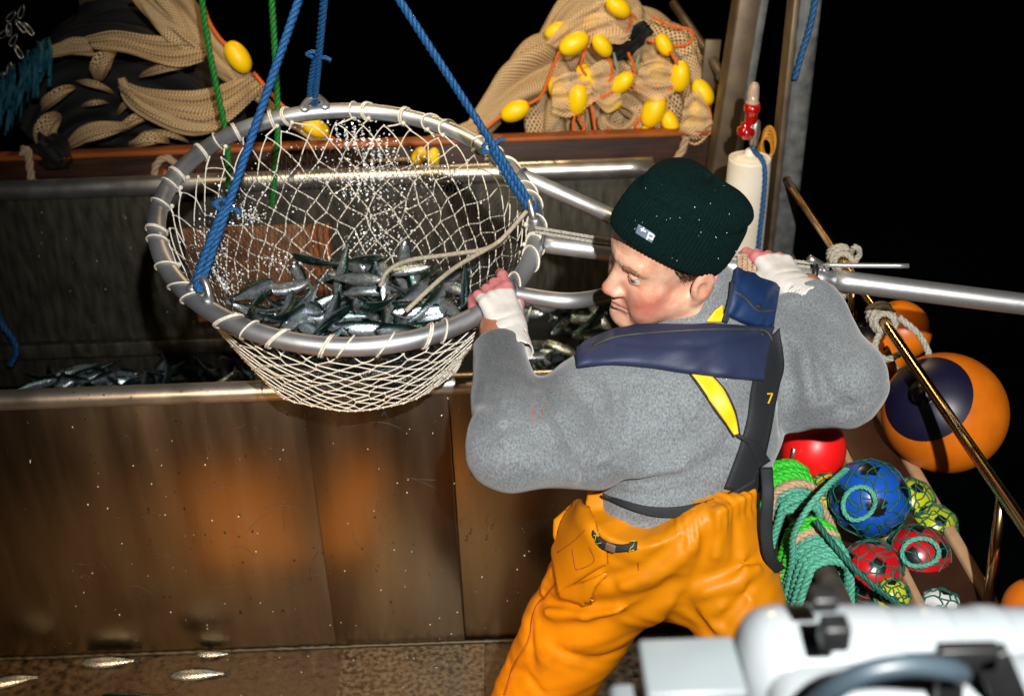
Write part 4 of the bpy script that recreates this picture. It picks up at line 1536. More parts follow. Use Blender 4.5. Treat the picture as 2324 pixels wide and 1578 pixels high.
tn = [bundle(px([(115, 118, 5.0), (160, 108, 5.0), (215, 108, 5.0)], 0), [0.022, 0.03, 0.035], 5, 0.2, 31),
      sheet(px([(195, 84), (260, 70), (340, 80), (440, 86)], 4.98), px([(212, 112), (290, 122), (400, 152), (485, 130)], 4.90), 70, 26, fold=0.014, k=3, seed=32),
      bundle(px([(318, -30, 5.05), (360, 20, 5.05), (410, 65, 5.02), (460, 108, 5.0)], 0), [0.055, 0.06, 0.06, 0.05], 6, 0.24, 33),
      bundle(px([(388, -30, 5.02), (440, 50, 5.02), (500, 130, 5.0), (560, 190, 4.97)], 0), [0.075, 0.06, 0.055, 0.045], 6, 0.22, 34),
      bundle(px([(560, 190, 4.97), (600, 230, 4.94), (640, 265, 4.92), (700, 300, 4.9), (760, 340, 4.88), (860, 360, 4.86), (990, 345, 4.88), (1080, 300, 4.94)], 0), [0.045, 0.022, 0.02, 0.022, 0.03, 0.055, 0.06, 0.05], 5, 0.22, 35),
      sheet(px([(270, 178), (330, 200), (430, 206), (500, 192), (560, 165)], 4.92), px([(270, 200), (330, 250), (430, 292), (500, 290), (600, 200)], 4.84), 80, 30, fold=0.012, k=4, seed=36),
      bundle(px([(275, 178, 4.9), (300, 228, 4.88), (370, 270, 4.86), (440, 292, 4.86), (510, 285, 4.88)], 0), [0.012, 0.03, 0.034, 0.03, 0.014], 5, 0.2, 37)]
def patchy(c, w, h, ang, Y, seed, k=2):
    a_ = math.radians(ang)
    ex, ey = np.array([math.cos(a_), -math.sin(a_)]), np.array([math.sin(a_), math.cos(a_)])
    s = np.linspace(-1, 1, 7)
    A = [tuple(np.array(c) + ex * w * 1.25 * u - ey * h * 1.3 * (1 - u * u) * 0.9) for u in s]
    B = [tuple(np.array(c) + ex * w * u * 0.96 + ey * h * (1 - u * u) * 0.35 - ey * h * 0.2) for u in s]
    m_ = [tuple((np.array(a1) + b1) / 2) for a1, b1 in zip(A, B)]
    hh_ = np.array([0.25, 0.75, 0.95, 1.0, 0.9, 0.7, 0.2]) * h / 900.0
    return bundle([P(p_[0], p_[1], Y + 0.10 * (abs(i_ - 3) / 3) ** 2 + 0.03) for i_, p_ in enumerate(m_)], hh_, 5, 0.22, seed, 48, 0.7)
for q in (((246, 152), 34, 32, 60, 4.95, 41), ((375, 165), 52, 22, 12, 4.95, 42), ((135, 228), 40, 28, 35, 4.95, 43), ((215, 200), 40, 16, -18, 4.97, 44),
          ((122, 300), 36, 38, 62, 4.9, 45), ((225, 316), 70, 40, 18, 4.86, 46), ((310, 285), 36, 26, 28, 4.92, 47), ((380, 312), 44, 16, -14, 4.88, 48),
          ((340, 332), 38, 34, 8, 4.84, 49), ((215, 240), 28, 14, 8, 4.95, 50), ((300, 235), 36, 16, 40, 4.97, 51)):
    tn.append(patchy(q[0], q[1], q[2], q[3], q[4] - 0.02, q[5]))
V, F, uv = join_uv(tn)
mk("tan_netting", V, F, m_netting, lp, uv=uv)
hl = [rope([P(x, y, 4.94) for x, y in pts], 0.009, 0.05, per=6) for pts in
      ([(455, -20), (470, 40), (492, 80), (515, 105)], [(575, 165), (600, 195), (640, 240), (690, 275)], [(740, 305), (790, 335), (840, 360), (930, 365)], [(990, 340), (1040, 325), (1085, 305)])]
for g in hl:
    mk("headline", *g, m_orange_rope, lp)

# teal rope ends and snap hooks at the far left
m_tealf = M("teal_fringe", (6, 62, 78), (16, 100, 116), 30, 0.7, bump=0.3, bscale=200)
pr = []
rng = np.random.default_rng(77)
for k in range(70):
    u = rng.random()
    x0, y0 = -30 + 140 * u, 205 - 118 * u + rng.normal() * 6
    dx, dy = rng.uniform(-30, 10), rng.uniform(70, 175) * (1.05 - 0.45 * u)
    q = [P(x0, y0, 5.0 + rng.uniform(-.05, .05)), P(x0 + dx * 0.25 + 6, y0 + dy * 0.35, 4.93 + rng.uniform(-.05, .05)), P(x0 + dx, y0 + dy, 4.92 + rng.uniform(-.06, .06))]
    pr.append(tube(spline(q, 8), rng.uniform(0.006, 0.011), 5))
tag(mk("rope_fringe", *merge(pr), m_tealf), "bundle of teal rope ends fanning out at the far left", "rope bundle")
snl = ["highest", "second"]
sp_ = [(48, 28, 60), (25, 38, 40), (20, 66, 75), (46, 60, -60), (64, 66, -60), (30, 92, 50), (8, 78, 30), (42, 118, -70), (22, 158, 70), (2, 176, 50)]
for k, (x, y, ang) in enumerate(sp_):
    c = P(x, y, 4.95)
    a_ = np.linspace(0, 2 * np.pi, 20)
    co, si = math.cos(math.radians(ang)), math.sin(math.radians(ang))
    lx, lz = 0.030 * np.cos(a_), 0.010 * np.sin(a_)
    qq = c + np.stack([lx * co - lz * si, 0.004 * np.sin(a_ * 2), lx * si + lz * co], 1)
    tag(mk("snap_hook", *tube(qq, 0.0036, 8, False), m_pipe), "small metal snap hook among the teal rope ends at the far left", "hook", "snap hooks at the far left")
V, F = bar(P(262, 110, 5.7), P(226, -40, 5.7), 0.24, 0.03, 0.004, up=(0, 1, 0))
tag(mk("steel_plate", V, F, m_galv_brown), "dim upright plate standing behind the piled dark net", "plate")

# ------------------------------------------------------------------ the fisherman
m_skin = M("skin", (255, 255, 255), (232, 196, 182), 34, 0.40, sss=0.08, vcol=True, bump=0.28, bscale=330, spec=0.55, contrast=(0.35, 0.75), detail=8)
m_fleece = M("grey_fleece", (78, 83, 85), (134, 139, 142), 240, 0.95, vcol=True, bump=0.30, bscale=380, sheen=0.25, spec=0.1, contrast=(0.22, 0.78), detail=9, stretch=(1, 1, 0.55))
m_oil = M("yellow_oilskin", (124, 70, 2), (190, 116, 2), 7, 0.56, bump=0.16, bscale=40, spec=0.28, rough2=0.48, contrast=(0.18, 0.46), detail=9)
m_oil_d = M("oilskin_stitching", (140, 74, 4), (160, 86, 6), 60, 0.6)
m_glove = M("cotton_and_rubber_glove", (255, 255, 255), (230, 228, 226), 22, 0.55, vcol=True, bump=0.10, bscale=120, spec=0.4)
m_knit = M("dark_green_knit", (0, 15, 14), (3, 26, 23), 160, 0.95, bump=0.4, bscale=300, spec=0.1)
m_navy = M("navy_cover", (30, 38, 62), (40, 50, 78), 5, 0.58, bump=0.4, bscale=30, spec=0.35)
m_navyd = M("deep_navy_cover", (14, 38, 74), (20, 46, 86), 5, 0.58, bump=0.4, bscale=30, spec=0.35)
m_web = M("black_webbing", (10, 14, 17), (22, 28, 32), 300, 0.7, bump=0.4, bscale=500)
m_yel = M("yellow_lining", (236, 178, 0), (246, 192, 6), 8, 0.5)
m_pink = M("pink_collar", (190, 120, 140), (208, 140, 158), 60, 0.8)
m_hair = M("brown_hair", (54, 36, 22), (92, 66, 44), 90, 0.5)
m_eyew = M("eyeball", (255, 255, 255), None, rough=0.08, vcol=True, coat=0.6)
m_tagg = M("grey_badge", (86, 100, 116), (104, 116, 130), 20, 0.4)
m_tagw = M("badge_white", (220, 224, 226), None, rough=0.4)

man = thing("person", "man in black beanie, grey fleece, navy lifejacket and yellow oilskin trousers gripping the hoop", "person", (0.35, 2.25, DECK))
hip = P(1528, 1185, 2.20)
lsh, lel = P(1392, 880, 2.33), P(1160, 1012, 2.08)
rsh, rel, rwr = P(1775, 775, 2.52), P(1905, 865, 2.34), P(1838, 668, 2.58)
neck = P(1612, 735, 2.44)
chest = P(1575, 930, 2.32)
AH = hoop_angle(1128, 700)
gl = rg(AH)
lwr = gl + nrm(lel - gl) * 0.150
uax = nrm(rsh - lsh)

# head frame
HS = 1.35
HC = P(1506, 575, 2.42)
hu = nrm((0.0, -0.33, 0.94))
f0 = np.array([-0.89, -0.40, 0.03])
hf = nrm(f0 - hu * np.dot(f0, hu))
hr = np.cross(hf, hu)           # the man's right; his left side (x < 0) faces the camera
HM = np.stack([hr, hf, hu]).astype(np.float32)


def toh(X):
    return ((X - HC) @ HM.T) / HS


def fromh(q):
    return HC + (np.asarray(q) * HS) @ HM


def head_sdf(Xw):
    X = toh(Xw).astype(np.float32)
    A = np.abs(X[:, :1])
    S = np.concatenate([A, X[:, 1:]], 1)            # mirrored copy: right and left alike
    d = ell(X, (0, -0.012, 0.040), (0.076, 0.098, 0.092))
    d = smin(d, ell(X, (0, 0.030, -0.030), (0.060, 0.058, 0.078)), 0.03)
    d = smin(d, cone(S, (0.052, 0.000, -0.062), (0.015, 0.066, -0.114), 0.026, 0.019), 0.03)
    d = smin(d, ell(X, (0, 0.076, -0.116), (0.022, 0.018, 0.017)), 0.018)
    d = smin(d, ell(S, (0.044, 0.052, -0.030), (0.022, 0.022, 0.018)), 0.02)
    d = smin(d, ell(S, (0.039, 0.052, -0.066), (0.026, 0.028, 0.036)), 0.024)
    d = smin(d, cone(S, (0.0, 0.083, 0.030), (0.040, 0.070, 0.028), 0.012, 0.010), 0.016)
    d = smin(d, cone(S, (0.014, 0.082, 0.025), (0.046, 0.064, 0.019), 0.0065, 0.006), 0.008)
    d = smax(d, -ell(S, (0.032, 0.092, 0.000), (0.019, 0.020, 0.012)), 0.012)
    # nose
    n = cone(X, (0, 0.080, 0.014), (0, 0.102, -0.036), 0.0085, 0.0118)
    n = smin(n, ell(X, (0, 0.104, -0.039), (0.0118, 0.0110, 0.0105)), 0.008)
    n = smin(n, ell(S, (0.0130, 0.095, -0.044), (0.009, 0.011, 0.0085)), 0.007)
    d = smin(d, n, 0.010)
    d = smax(d, -ell(S, (0.0065, 0.100, -0.0535), (0.004, 0.006, 0.004)), 0.003)
    # mouth
    m = cone(S, (0, 0.0915, -0.0715), (0.022, 0.078, -0.0745), 0.0060, 0.0035)
    m = smin(m, cone(S, (0, 0.0890, -0.0825), (0.019, 0.078, -0.0790), 0.0080, 0.004), 0.004)
    m = smin(m, ell(X, (0, 0.074, -0.076), (0.026, 0.014, 0.020)), 0.012)
    d = smin(d, m, 0.008)
    g = cone(S, (0, 0.0985, -0.0776), (0.026, 0.0825, -0.0768), 0.0022, 0.0016)
    d = smax(d, -g, 0.003)
    # nasolabial fold and lids
    d = d + 0.0019 * np.exp(-(polyd(S, [(0.019, 0.098, -0.046), (0.030, 0.088, -0.066), (0.033, 0.078, -0.086)]) / 0.0045) ** 2)
    ez = S[:, 2] - 0.10 * (S[:, 0] - 0.0315)
    sp = np.linalg.norm(S - np.array([0.0315, 0.0705, 0.0], np.float32), axis=1)
    arch = 0.0030 - 8.0 * (S[:, 0] - 0.0315) ** 2
    lid = smax(sp - 0.0142, arch - ez, 0.0012)
    low = smax(sp - 0.0136, ez + 0.0044 - 5.0 * (S[:, 0] - 0.0315) ** 2, 0.0012)
    d = smin(d, np.minimum(lid, low), 0.003)
    for pts_, am_, w_ in (([(0.020, 0.090, -0.012), (0.032, 0.084, -0.0165), (0.044, 0.072, -0.013)], 0.0012, 0.003),
                          ([(0.020, 0.090, 0.0085), (0.032, 0.088, 0.0120), (0.047, 0.072, 0.007)], 0.0014, 0.0026),
                          ([(0.050, 0.068, 0.002), (0.060, 0.058, 0.006)], 0.0007, 0.002), ([(0.050, 0.068, -0.003), (0.061, 0.057, -0.007)], 0.0007, 0.002),
                          ([(0.0, 0.092, 0.044), (0.03, 0.084, 0.046), (0.05, 0.070, 0.042)], 0.0009, 0.003), ([(0.0, 0.090, 0.056), (0.03, 0.081, 0.058)], 0.0008, 0.003),
                          ([(0.030, 0.078, -0.088), (0.030, 0.074, -0.100), (0.026, 0.072, -0.108)], 0.0014, 0.004)):
        d = d + am_ * np.exp(-(polyd(S, pts_) / w_) ** 2)
    # forehead frown
    d = d + 0.0007 * np.exp(-(polyd(S, [(0.006, 0.094, 0.018), (0.007, 0.094, 0.036)]) / 0.003) ** 2)
    # ears
    e = ell(S, (0.083, -0.030, -0.020), (0.010, 0.022, 0.034))
    e = smin(e, cone(S, (0.083, -0.046, -0.010), (0.083, -0.030, 0.010), 0.006, 0.006), 0.006)
    e = smin(e, ell(S, (0.078, -0.020, -0.048), (0.007, 0.010, 0.012)), 0.006)
    e = smax(e, -ell(S, (0.096, -0.025, -0.018), (0.011, 0.011, 0.018)), 0.004)
    e = smin(e, cone(S, (0.086, -0.034, 0.002), (0.085, -0.036, -0.026), 0.0028, 0.0028), 0.003)
    e = smin(e, cone(S, (0.085, -0.013, -0.016), (0.085, -0.015, -0.026), 0.0035, 0.003), 0.004)
    d = smin(d, e, 0.006)
    return d * HS


neck_l = toh(neck[None])[0]


def neck_sdf(X):
    d = cone(X, fromh((0, -0.022, -0.05)), neck - np.array([0, 0, 0.06]), 0.056 * HS, 0.066 * HS)
    return d


def headneck(X):
    return smin(head_sdf(X), neck_sdf(X), 0.03)


V1, F1 = snets(headneck, HC - np.array([0.25, 0.24, 0.30]), HC + np.array([0.25, 0.22, 0.22]), 0.0034)
V1 = smooth_mesh(V1, F1, 1, 0.4)
L = toh(V1)
S = np.c_[np.abs(L[:, 0]), L[:, 1:]]


def blob(c, r):
    return np.exp(-(((S - np.array(c)) / np.array(r)) ** 2).sum(1))


base = np.array([0.66, 0.40, 0.275])
c = np.tile(base, (len(L), 1)) * (1 + 0.10 * np.sin(L[:, :1] * 190 + 3 * np.sin(L[:, 2:] * 120)) * np.sin(L[:, 1:2] * 170 + L[:, 2:] * 90) * np.array([0.2, 0.8, 0.9]))
def tint(w, col, k=1.0):
    global c
    w = (np.clip(w, 0, 1) * k)[:, None]
    c = c * (1 - w) + np.array(col) * w
tint(blob((0.050, 0.054, -0.048), (0.032, 0.036, 0.030)), (0.54, 0.13, 0.09), 1.0)
tint(blob((0.040, 0.058, -0.078), (0.022, 0.03, 0.018)), (0.54, 0.20, 0.14), 0.6)
tint(blob((0, 0.116, -0.040), (0.018, 0.022, 0.016)), (0.64, 0.22, 0.18), 0.9)
tint(blob((0.034, 0.08, 0.016), (0.022, 0.03, 0.006)), (0.50, 0.29, 0.18), 0.6)
tint(blob((0.030, 0.085, 0.028), (0.020, 0.03, 0.004)), (0.42, 0.26, 0.16), 0.55)
tint(blob((0.080, -0.028, -0.016), (0.014, 0.03, 0.03)), (0.66, 0.32, 0.24), 0.6)
tint(blob((0.0, 0.088, -0.0765), (0.024, 0.02, 0.0075)), (0.52, 0.17, 0.15), 0.95)
tint(blob((0.0, 0.085, -0.0765), (0.03, 0.03, 0.0016)), (0.25, 0.09, 0.07), 0.8)
tint(blob((0.02, 0.07, -0.105), (0.05, 0.05, 0.022)), (0.56, 0.36, 0.27), 0.45)
tint(blob((0.033, 0.08, 0.0), (0.018, 0.02, 0.008)), (0.50, 0.27, 0.20), 0.5)
tint(blob((0.0, -0.02, -0.13), (0.09, 0.08, 0.04)), (0.58, 0.28, 0.18), 0.7)
colh = c
# wrists and the arms inside the sleeves: same body mesh
def arms_sdf(X):
    return np.minimum(cone(X, lwr + (lel - lwr) * 0.65, lwr - (lel - lwr) * 0.22, 0.058, 0.043), cone(X, rel * 0.4 + rwr * 0.6, rwr + (rwr - rel) * 0.22, 0.055, 0.043))
def core_sdf(X):
    d = cone(X, hip, chest, 0.13, 0.14)
    d = smin(d, cone(X, chest, neck - np.array([0, 0, 0.06]), 0.12, 0.08), 0.05)
    d = smin(d, cone(X, lsh, rsh, 0.06, 0.06), 0.05)
    for a_, b_ in ((lsh, lel), (rsh, rel)):
        d = smin(d, cone(X, a_, b_, 0.065, 0.055), 0.03)
    d = smin(d, np.minimum(cone(X, lel, lwr - (lel - lwr) * 0.2, 0.06, 0.043), cone(X, rel, rwr + (rwr - rel) * 0.08, 0.06, 0.040)), 0.03)
    return d
V2, F2 = snets(core_sdf, np.array([-0.35, 1.9, 0.75]), np.array([1.05, 2.95, 1.65]), 0.011)
V2 = smooth_mesh(V2, F2, 2)
V, F = merge([(V1, F1), (V2, F2)])
body = mk("body", V, F, m_skin, man, col=np.vstack([colh, np.tile([0.40, 0.17, 0.085], (len(V2), 1))]))

# eyes
for sg in (-1, 1):
    ce = fromh((sg * 0.0315, 0.0705, 0.0))
    Ve, Fe = ball((0, 0, 0), 0.0126 * HS, 40, 30)
    gz = nrm(hf * 0.90 - hr * 0.52 + hu * 0.02)
    dq = (Ve / (0.0126 * HS)) @ gz
    ang = np.degrees(np.arccos(np.clip(dq, -1, 1)))
    ce_col = np.where((ang < 11)[:, None], np.array([0.01, 0.01, 0.012]), np.where((ang < 27)[:, None], np.array([0.10, 0.14, 0.18]), np.array([0.46, 0.42, 0.40])))
    ce_col = np.where(((ang > 25) & (ang < 29))[:, None], np.array([0.07, 0.09, 0.11]), ce_col)
    o = mk("eye", Ve + ce, Fe, m_eyew, man, col=ce_col)

# hair at the temple and nape, as short strands
rng = np.random.default_rng(9)
pr = []
def hsurf(q, out):
    d = nrm(out @ HM)
    p0 = fromh(q) + d * 0.06
    for _ in range(40):
        v = float(headneck(p0[None].astype(np.float32))[0])
        if v < 0.0008:
            break
        p0 = p0 - d * max(v * 0.7, 0.0006)
    return p0
for k in range(420):
    if k < 420:
        y, z = rng.uniform(-0.016, 0.022), rng.uniform(0.004, 0.045)
        if z < 0.002 + max(0, (y - 0.002)) * 1.4:
            continue
        a_ = hsurf((-0.06, y, z), np.array([-1.0, 0.05, 0.0]))
    else:
        y, z = rng.uniform(-0.10, -0.045), rng.uniform(-0.05, 0.0)
        a_ = hsurf((-0.05, y, z), np.array([-1.0, -0.5, 0.0]))
    d_ = (np.array([-0.22, -0.55, -0.8]) + rng.normal(size=3) * 0.22) @ HM
    ln = rng.uniform(0.010, 0.020)
    o_ = np.array([-1.0, 0, 0]) @ HM
    pr.append(tube(np.array([a_, a_ + d_ * ln * 0.5 + o_ * 0.002, a_ + d_ * ln + o_ * 0.001]), [0.0010, 0.0009, 0.0004], 4))
mk("hair", *merge(pr), m_hair, man)
pr = []
for k in range(120):
    u = rng.uniform(0, 1)
    a_ = hsurf((-0.012 - 0.034 * u, 0.07, 0.0225 + 0.005 * math.sin(u * 3) + rng.normal() * 0.002), np.array([-0.35, 1.0, 0.0]))
    d_ = (np.array([-0.9, -0.2, 0.25]) + rng.normal(size=3) * 0.2) @ HM
    pr.append(tube(np.array([a_, a_ + d_ * 0.005 + (np.array([-.3, 1, 0]) @ HM) * 0.0012, a_ + d_ * 0.010]), [0.0004, 0.0004, 0.0002], 4))
mk("eyebrow", *merge(pr), M("fair_hair", (150, 108, 74), (176, 132, 96), 90, 0.6), man)

# beanie: ribbed cuff and crown
ht = math.radians(30)
hw = hu * math.cos(ht) - hf * math.sin(ht)
hb = hf * math.cos(ht) + hu * math.sin(ht)
Hc = fromh((0, -0.008, 0.026))
prof = [(0.004, 0.97), (-0.002, 1.03), (0.0, 1.09), (0.010, 1.12), (0.034, 1.115), (0.056, 1.095), (0.070, 1.07), (0.076, 1.04), (0.070, 0.985), (0.076, 0.975),
        (0.084, 0.985), (0.094, 0.97), (0.104, 0.93), (0.114, 0.83), (0.122, 0.68), (0.128, 0.50), (0.131, 0.30), (0.132, 0.12), (0.132, 0.01)]
pq = spline([(r_, h_, 0) for h_, r_ in prof], 110)
nt2 = 540
a_ = np.linspace(0, 2 * np.pi, nt2, endpoint=False)
rw, hw_ = pq[:, 0], pq[:, 1]
A = 0.0815 * HS * rw
B = 0.1085 * HS * rw
lift = np.zeros(nt2)
rib = 0.0016 * np.sin(a_ * 90)[None] * np.clip(rw - 0.2, 0, 1)[:, None]
lump = 0.010 * np.sin(2 * a_ + 0.8)[None] * (hw_ > 0.08)[:, None] * np.sin(np.clip((hw_ - 0.08) / 0.07, 0, 1) * np.pi)[:, None]
lump = lump + 0.006 * np.sin(3 * a_ + 2.0)[None] * np.clip((hw_ - 0.08) / 0.05, 0, 1)[:, None] + 0.004 * np.sin(5 * a_ + 9 * hw_[:, None])* np.clip((hw_ - 0.08) / 0.05, 0, 1)[:, None]
cs, sn = np.cos(a_)[None], np.sin(a_)[None]
hh = hw_[:, None] * HS + 0.009 * HS * np.sin(a_ * 2 + 0.5)[None] * np.clip((hw_ - 0.11) / 0.04, 0, 1)[:, None] + 0.004 * np.sin(3 * a_ + 1)[None] * (hw_ < 0.09)[:, None]
V = Hc + (A[:, None] + rib + lump)[..., None] * cs[..., None] * hr + (B[:, None] + rib + lump)[..., None] * sn[..., None] * hb + hh[..., None] * hw
V = V - (np.clip(hw_ - 0.06, 0, 1) * 0.10)[:, None, None] * hb
i = np.arange(109)[:, None] * nt2
j = np.arange(nt2)[None]
F = np.stack([i + j, i + (j + 1) % nt2, i + nt2 + (j + 1) % nt2, i + nt2 + j], -1).reshape(-1, 4)
hat = mk("beanie", V.reshape(-1, 3), F, m_knit, man)
bv_hat = BVHTree.FromPolygons([tuple(v) for v in V.reshape(-1, 3)], F.tolist())
V, F = patch(bv_hat, [(1449, 508), (1469, 520), (1486, 531)], [(1442, 528), (1462, 540), (1479, 551)], 12, 8, 0.0015, 0.004, 10)
tg_ = mk("badge", V, F, m_tagg, hat)
def mark(A_, B_, nu=8, nv=4, off=0.0062):
    return patch(bv_hat, A_, B_, nu, nv, off, 0.0012, 10)
mk("badge_mark", *merge([mark([(1454, 516.5), (1466, 523.5)], [(1452.8, 519.5), (1464.8, 526.5)]), mark([(1462, 515.5), (1458.5, 526)], [(1459.5, 514), (1456, 524.5)])]), m_tagw, hat)
mk("badge_mark", *merge([mark([(1471, 525), (1485, 533)], [(1470, 528), (1484, 536)]), mark([(1469, 534), (1482, 541.5)], [(1468, 537), (1481, 544.5)]),
                         mark([(1471, 525), (1465, 541)], [(1474, 527), (1468, 542.5)]), mark([(1482.5, 532), (1479.5, 541)], [(1485.5, 533.5), (1482.5, 543)])]), m_tagw, hat)

# ---- fleece sweater
CA = nrm(hu * 0.80 + hf * 0.45 + hr * 0.30)
CN = fromh((0, -0.038, -0.088))
def sw_base(X):
    X = X.astype(np.float32)
    d = econe(X, hip + np.array([0, 0, -0.06]), chest, 0.20, 0.215, uax, 0.70)
    d = smin(d, econe(X, chest, neck - np.array([0, 0, 0.05]), 0.205, 0.085, uax, 0.78), 0.07)
    d = smin(d, cone(X, lsh, rsh, 0.095, 0.095), 0.07)
    ar = smin(cone(X, lsh, lel, 0.116, 0.090), cone(X, lel, lwr, 0.090, 0.061), 0.03)
    ar = smin(ar, cone(X, lel, P(1405, 1005, 2.23), 0.090, 0.110), 0.04)
    cut = ((X - (lwr + nrm(lel - lwr) * 0.0)) @ nrm(lwr - lel).astype(np.float32))
    ar = smax(ar, cut, 0.012)
    d = smin(d, ar, 0.035)
    ar = smin(cone(X, rsh, rel, 0.118, 0.098), cone(X, rel, rwr, 0.098, 0.064), 0.035)
    ar = smin(ar, cone(X, rel, P(1795, 885, 2.42), 0.098, 0.105), 0.04)
    cut = (X - rwr) @ nrm(rwr - rel).astype(np.float32)
    ar = smax(ar, cut, 0.012)
    d = smin(d, ar, 0.045)
    d = smax(d, (hip[2] - 0.05) - X[:, 2], 0.02)
    # collar
    cl = smax(cone(X, CN - CA * 0.15, CN, 0.140, 0.114), (X - CN.astype(np.float32)) @ CA.astype(np.float32), 0.006)
    d = smin(d, cl, 0.022)
    return d


folds = []
for pts, am, w in (([(1075, 960), (1130, 975), (1200, 950), (1250, 900)], 0.010, 0.016), ([(1085, 905), (1130, 920), (1185, 905)], 0.007, 0.012),
                   ([(1205, 870), (1190, 930), (1215, 985)], 0.009, 0.016), ([(1280, 860), (1340, 920), (1400, 1000)], 0.007, 0.02),
                   ([(1330, 1118), (1420, 1100), (1530, 1085), (1640, 1040)], 0.014, 0.018), ([(1400, 1125), (1500, 1122), (1600, 1098)], 0.007, 0.012),
                   ([(1380, 1040), (1450, 1075), (1540, 1060)], -0.010, 0.03), ([(1800, 690), (1850, 760), (1905, 800)], 0.008, 0.018),
                   ([(1780, 800), (1800, 880), (1775, 960)], 0.012, 0.022), ([(1850, 820), (1880, 890), (1930, 930)], 0.006, 0.02),
                   ([(1840, 700), (1890, 730), (1930, 790)], 0.006, 0.012), ([(1500, 900), (1560, 980), (1600, 1060)], 0.005, 0.02),
                   ([(1440, 900), (1420, 980), (1370, 1060)], 0.006, 0.022), ([(1140, 1000), (1200, 1050), (1300, 1080)], -0.006, 0.03),
                   ([(1420, 1185), (1520, 1195), (1600, 1165)], 0.005, 0.014), ([(1660, 960), (1640, 1040), (1560, 1110)], 0.006, 0.018), ([(1090, 880), (1110, 930), (1180, 935), (1230, 900)], 0.008, 0.012),
                   ([(1085, 1010), (1150, 1020), (1240, 985)], 0.008, 0.016), ([(1230, 860), (1250, 930), (1300, 1010), (1330, 1080)], 0.008, 0.018),
                   ([(1830, 690), (1880, 770), (1930, 860)], 0.005, 0.014), ([(1790, 690), (1830, 790), (1850, 900)], 0.006, 0.014), ([(1355, 1000), (1450, 1020), (1540, 1000)], 0.005, 0.018),
                   ([(1620, 880), (1600, 960), (1520, 1040)], 0.006, 0.018), ([(1385, 870), (1400, 950), (1350, 1050)], 0.005, 0.010), ([(1790, 960), (1850, 950), (1920, 920)], 0.008, 0.014)):
    folds.append((tracel(sw_base, pts), am, w))


def fold_fn(fl, soft=True):
    def f(X):
        s = np.zeros(len(X), np.float32)
        for p_, am, w in fl:
            lo_ = np.min(p_, 0) - 3 * w
            hi_ = np.max(p_, 0) + 3 * w
            m_ = ((X > lo_) & (X < hi_)).all(1)
            if m_.any():
                dd = polyd(X[m_], p_)
                s[m_] += am * (3.2 if soft else 2.0) * (0.35 * np.exp(-(dd / (1.2 * w)) ** 2) + 0.75 * np.exp(-dd / (0.36 * w)) if soft else 0.35 * np.exp(-(dd / (1.2 * w)) ** 2) + 0.75 * np.exp(-dd / (0.42 * w)))
        s += 0.0035 * np.sin(X[:, 0] * 23 + 2 * np.sin(X[:, 2] * 17)) * np.sin(X[:, 2] * 21 + X[:, 1] * 19 + 1.0)
        s += 0.0016 * np.sin(X[:, 0] * 61 + 3 * np.sin(X[:, 2] * 33)) * np.sin(X[:, 2] * 52 + X[:, 1] * 41)
        return s
    return f


V, F = snets(sw_base, np.array([-0.20, 1.85, 0.70]), np.array([1.06, 2.80, 1.60]), 0.0075, fold_fn(folds))
V = smooth_mesh(V, F, 1, 0.4)
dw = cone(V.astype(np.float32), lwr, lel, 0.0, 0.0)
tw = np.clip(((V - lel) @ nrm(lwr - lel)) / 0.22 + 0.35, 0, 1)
forearm_shade = np.clip((0.17 - dw) / 0.06, 0, 1) * tw  # shade of the left forearm, painted darker towards the cuff
forearm_shade = forearm_shade * 0.5 + 0.08 * np.sin(V[:, 0] * 19 + 2 * np.sin(V[:, 2] * 13)) * np.sin(V[:, 2] * 17 + V[:, 1] * 11)  # painted shade plus random mottling over the fleece
sweater = mk("sweater", V, F, m_fleece, man, col=(1.0 - forearm_shade)[:, None] * np.ones(3))
bv_sw = BVHTree.FromPolygons([tuple(v) for v in V], F.tolist())
# pink under-collar and ribbed cuff edge
cdir = CA
cc = CN + CA * 0.006
T_, U_, B_ = frames(np.array([cc, cc + cdir]))
aa = np.linspace(0, 2 * np.pi, 60)
mk("under_collar", *tube(cc + 0.103 * (np.cos(aa)[:, None] * U_[0] + np.sin(aa)[:, None] * B_[0]), 0.009, 10, False), m_pink, man)

# ---- oilskin trousers
kneeL, footL = P(1300, 1438, 2.26), P(1085, 1830, 2.30)
kneeR, footR = P(1712, 1480, 2.05), P(1800, 1900, 1.95)
hipL, hipR = P(1420, 1255, 2.22), P(1612, 1230, 2.17)
w1, w2, w3 = P(1296, 1132, 2.2), P(1440, 1228, 2.03), P(1738, 1088, 2.14)
wn = nrm(np.cross(w2 - w1, w3 - w1))
if wn[2] < 0:
    wn = -wn


def tr_base(X):
    X = X.astype(np.float32)
    d = econe(X, hip + np.array([-0.01, 0.0, 0.12]), hip + np.array([-0.01, 0, -0.05]), 0.212, 0.212, uax, 0.80)
    a_ = smin(cone(X, hipL, kneeL, 0.158, 0.128), cone(X, kneeL, footL, 0.130, 0.105), 0.03)
    b_ = smin(cone(X, hipR, kneeR, 0.130, 0.108), cone(X, kneeR, footR, 0.105, 0.10), 0.03)
    d = smin(d, a_, 0.05)
    d = smin(d, b_, 0.045)
    if zcut is not None:
        an = np.arctan2(X[:, 1] - hip[1], X[:, 0] - hip[0])
        d = smax(d, (X[:, 2] - np.interp(an, zcut[0], zcut[1], period=2 * np.pi)) * 0.85, 0.006)
    return d


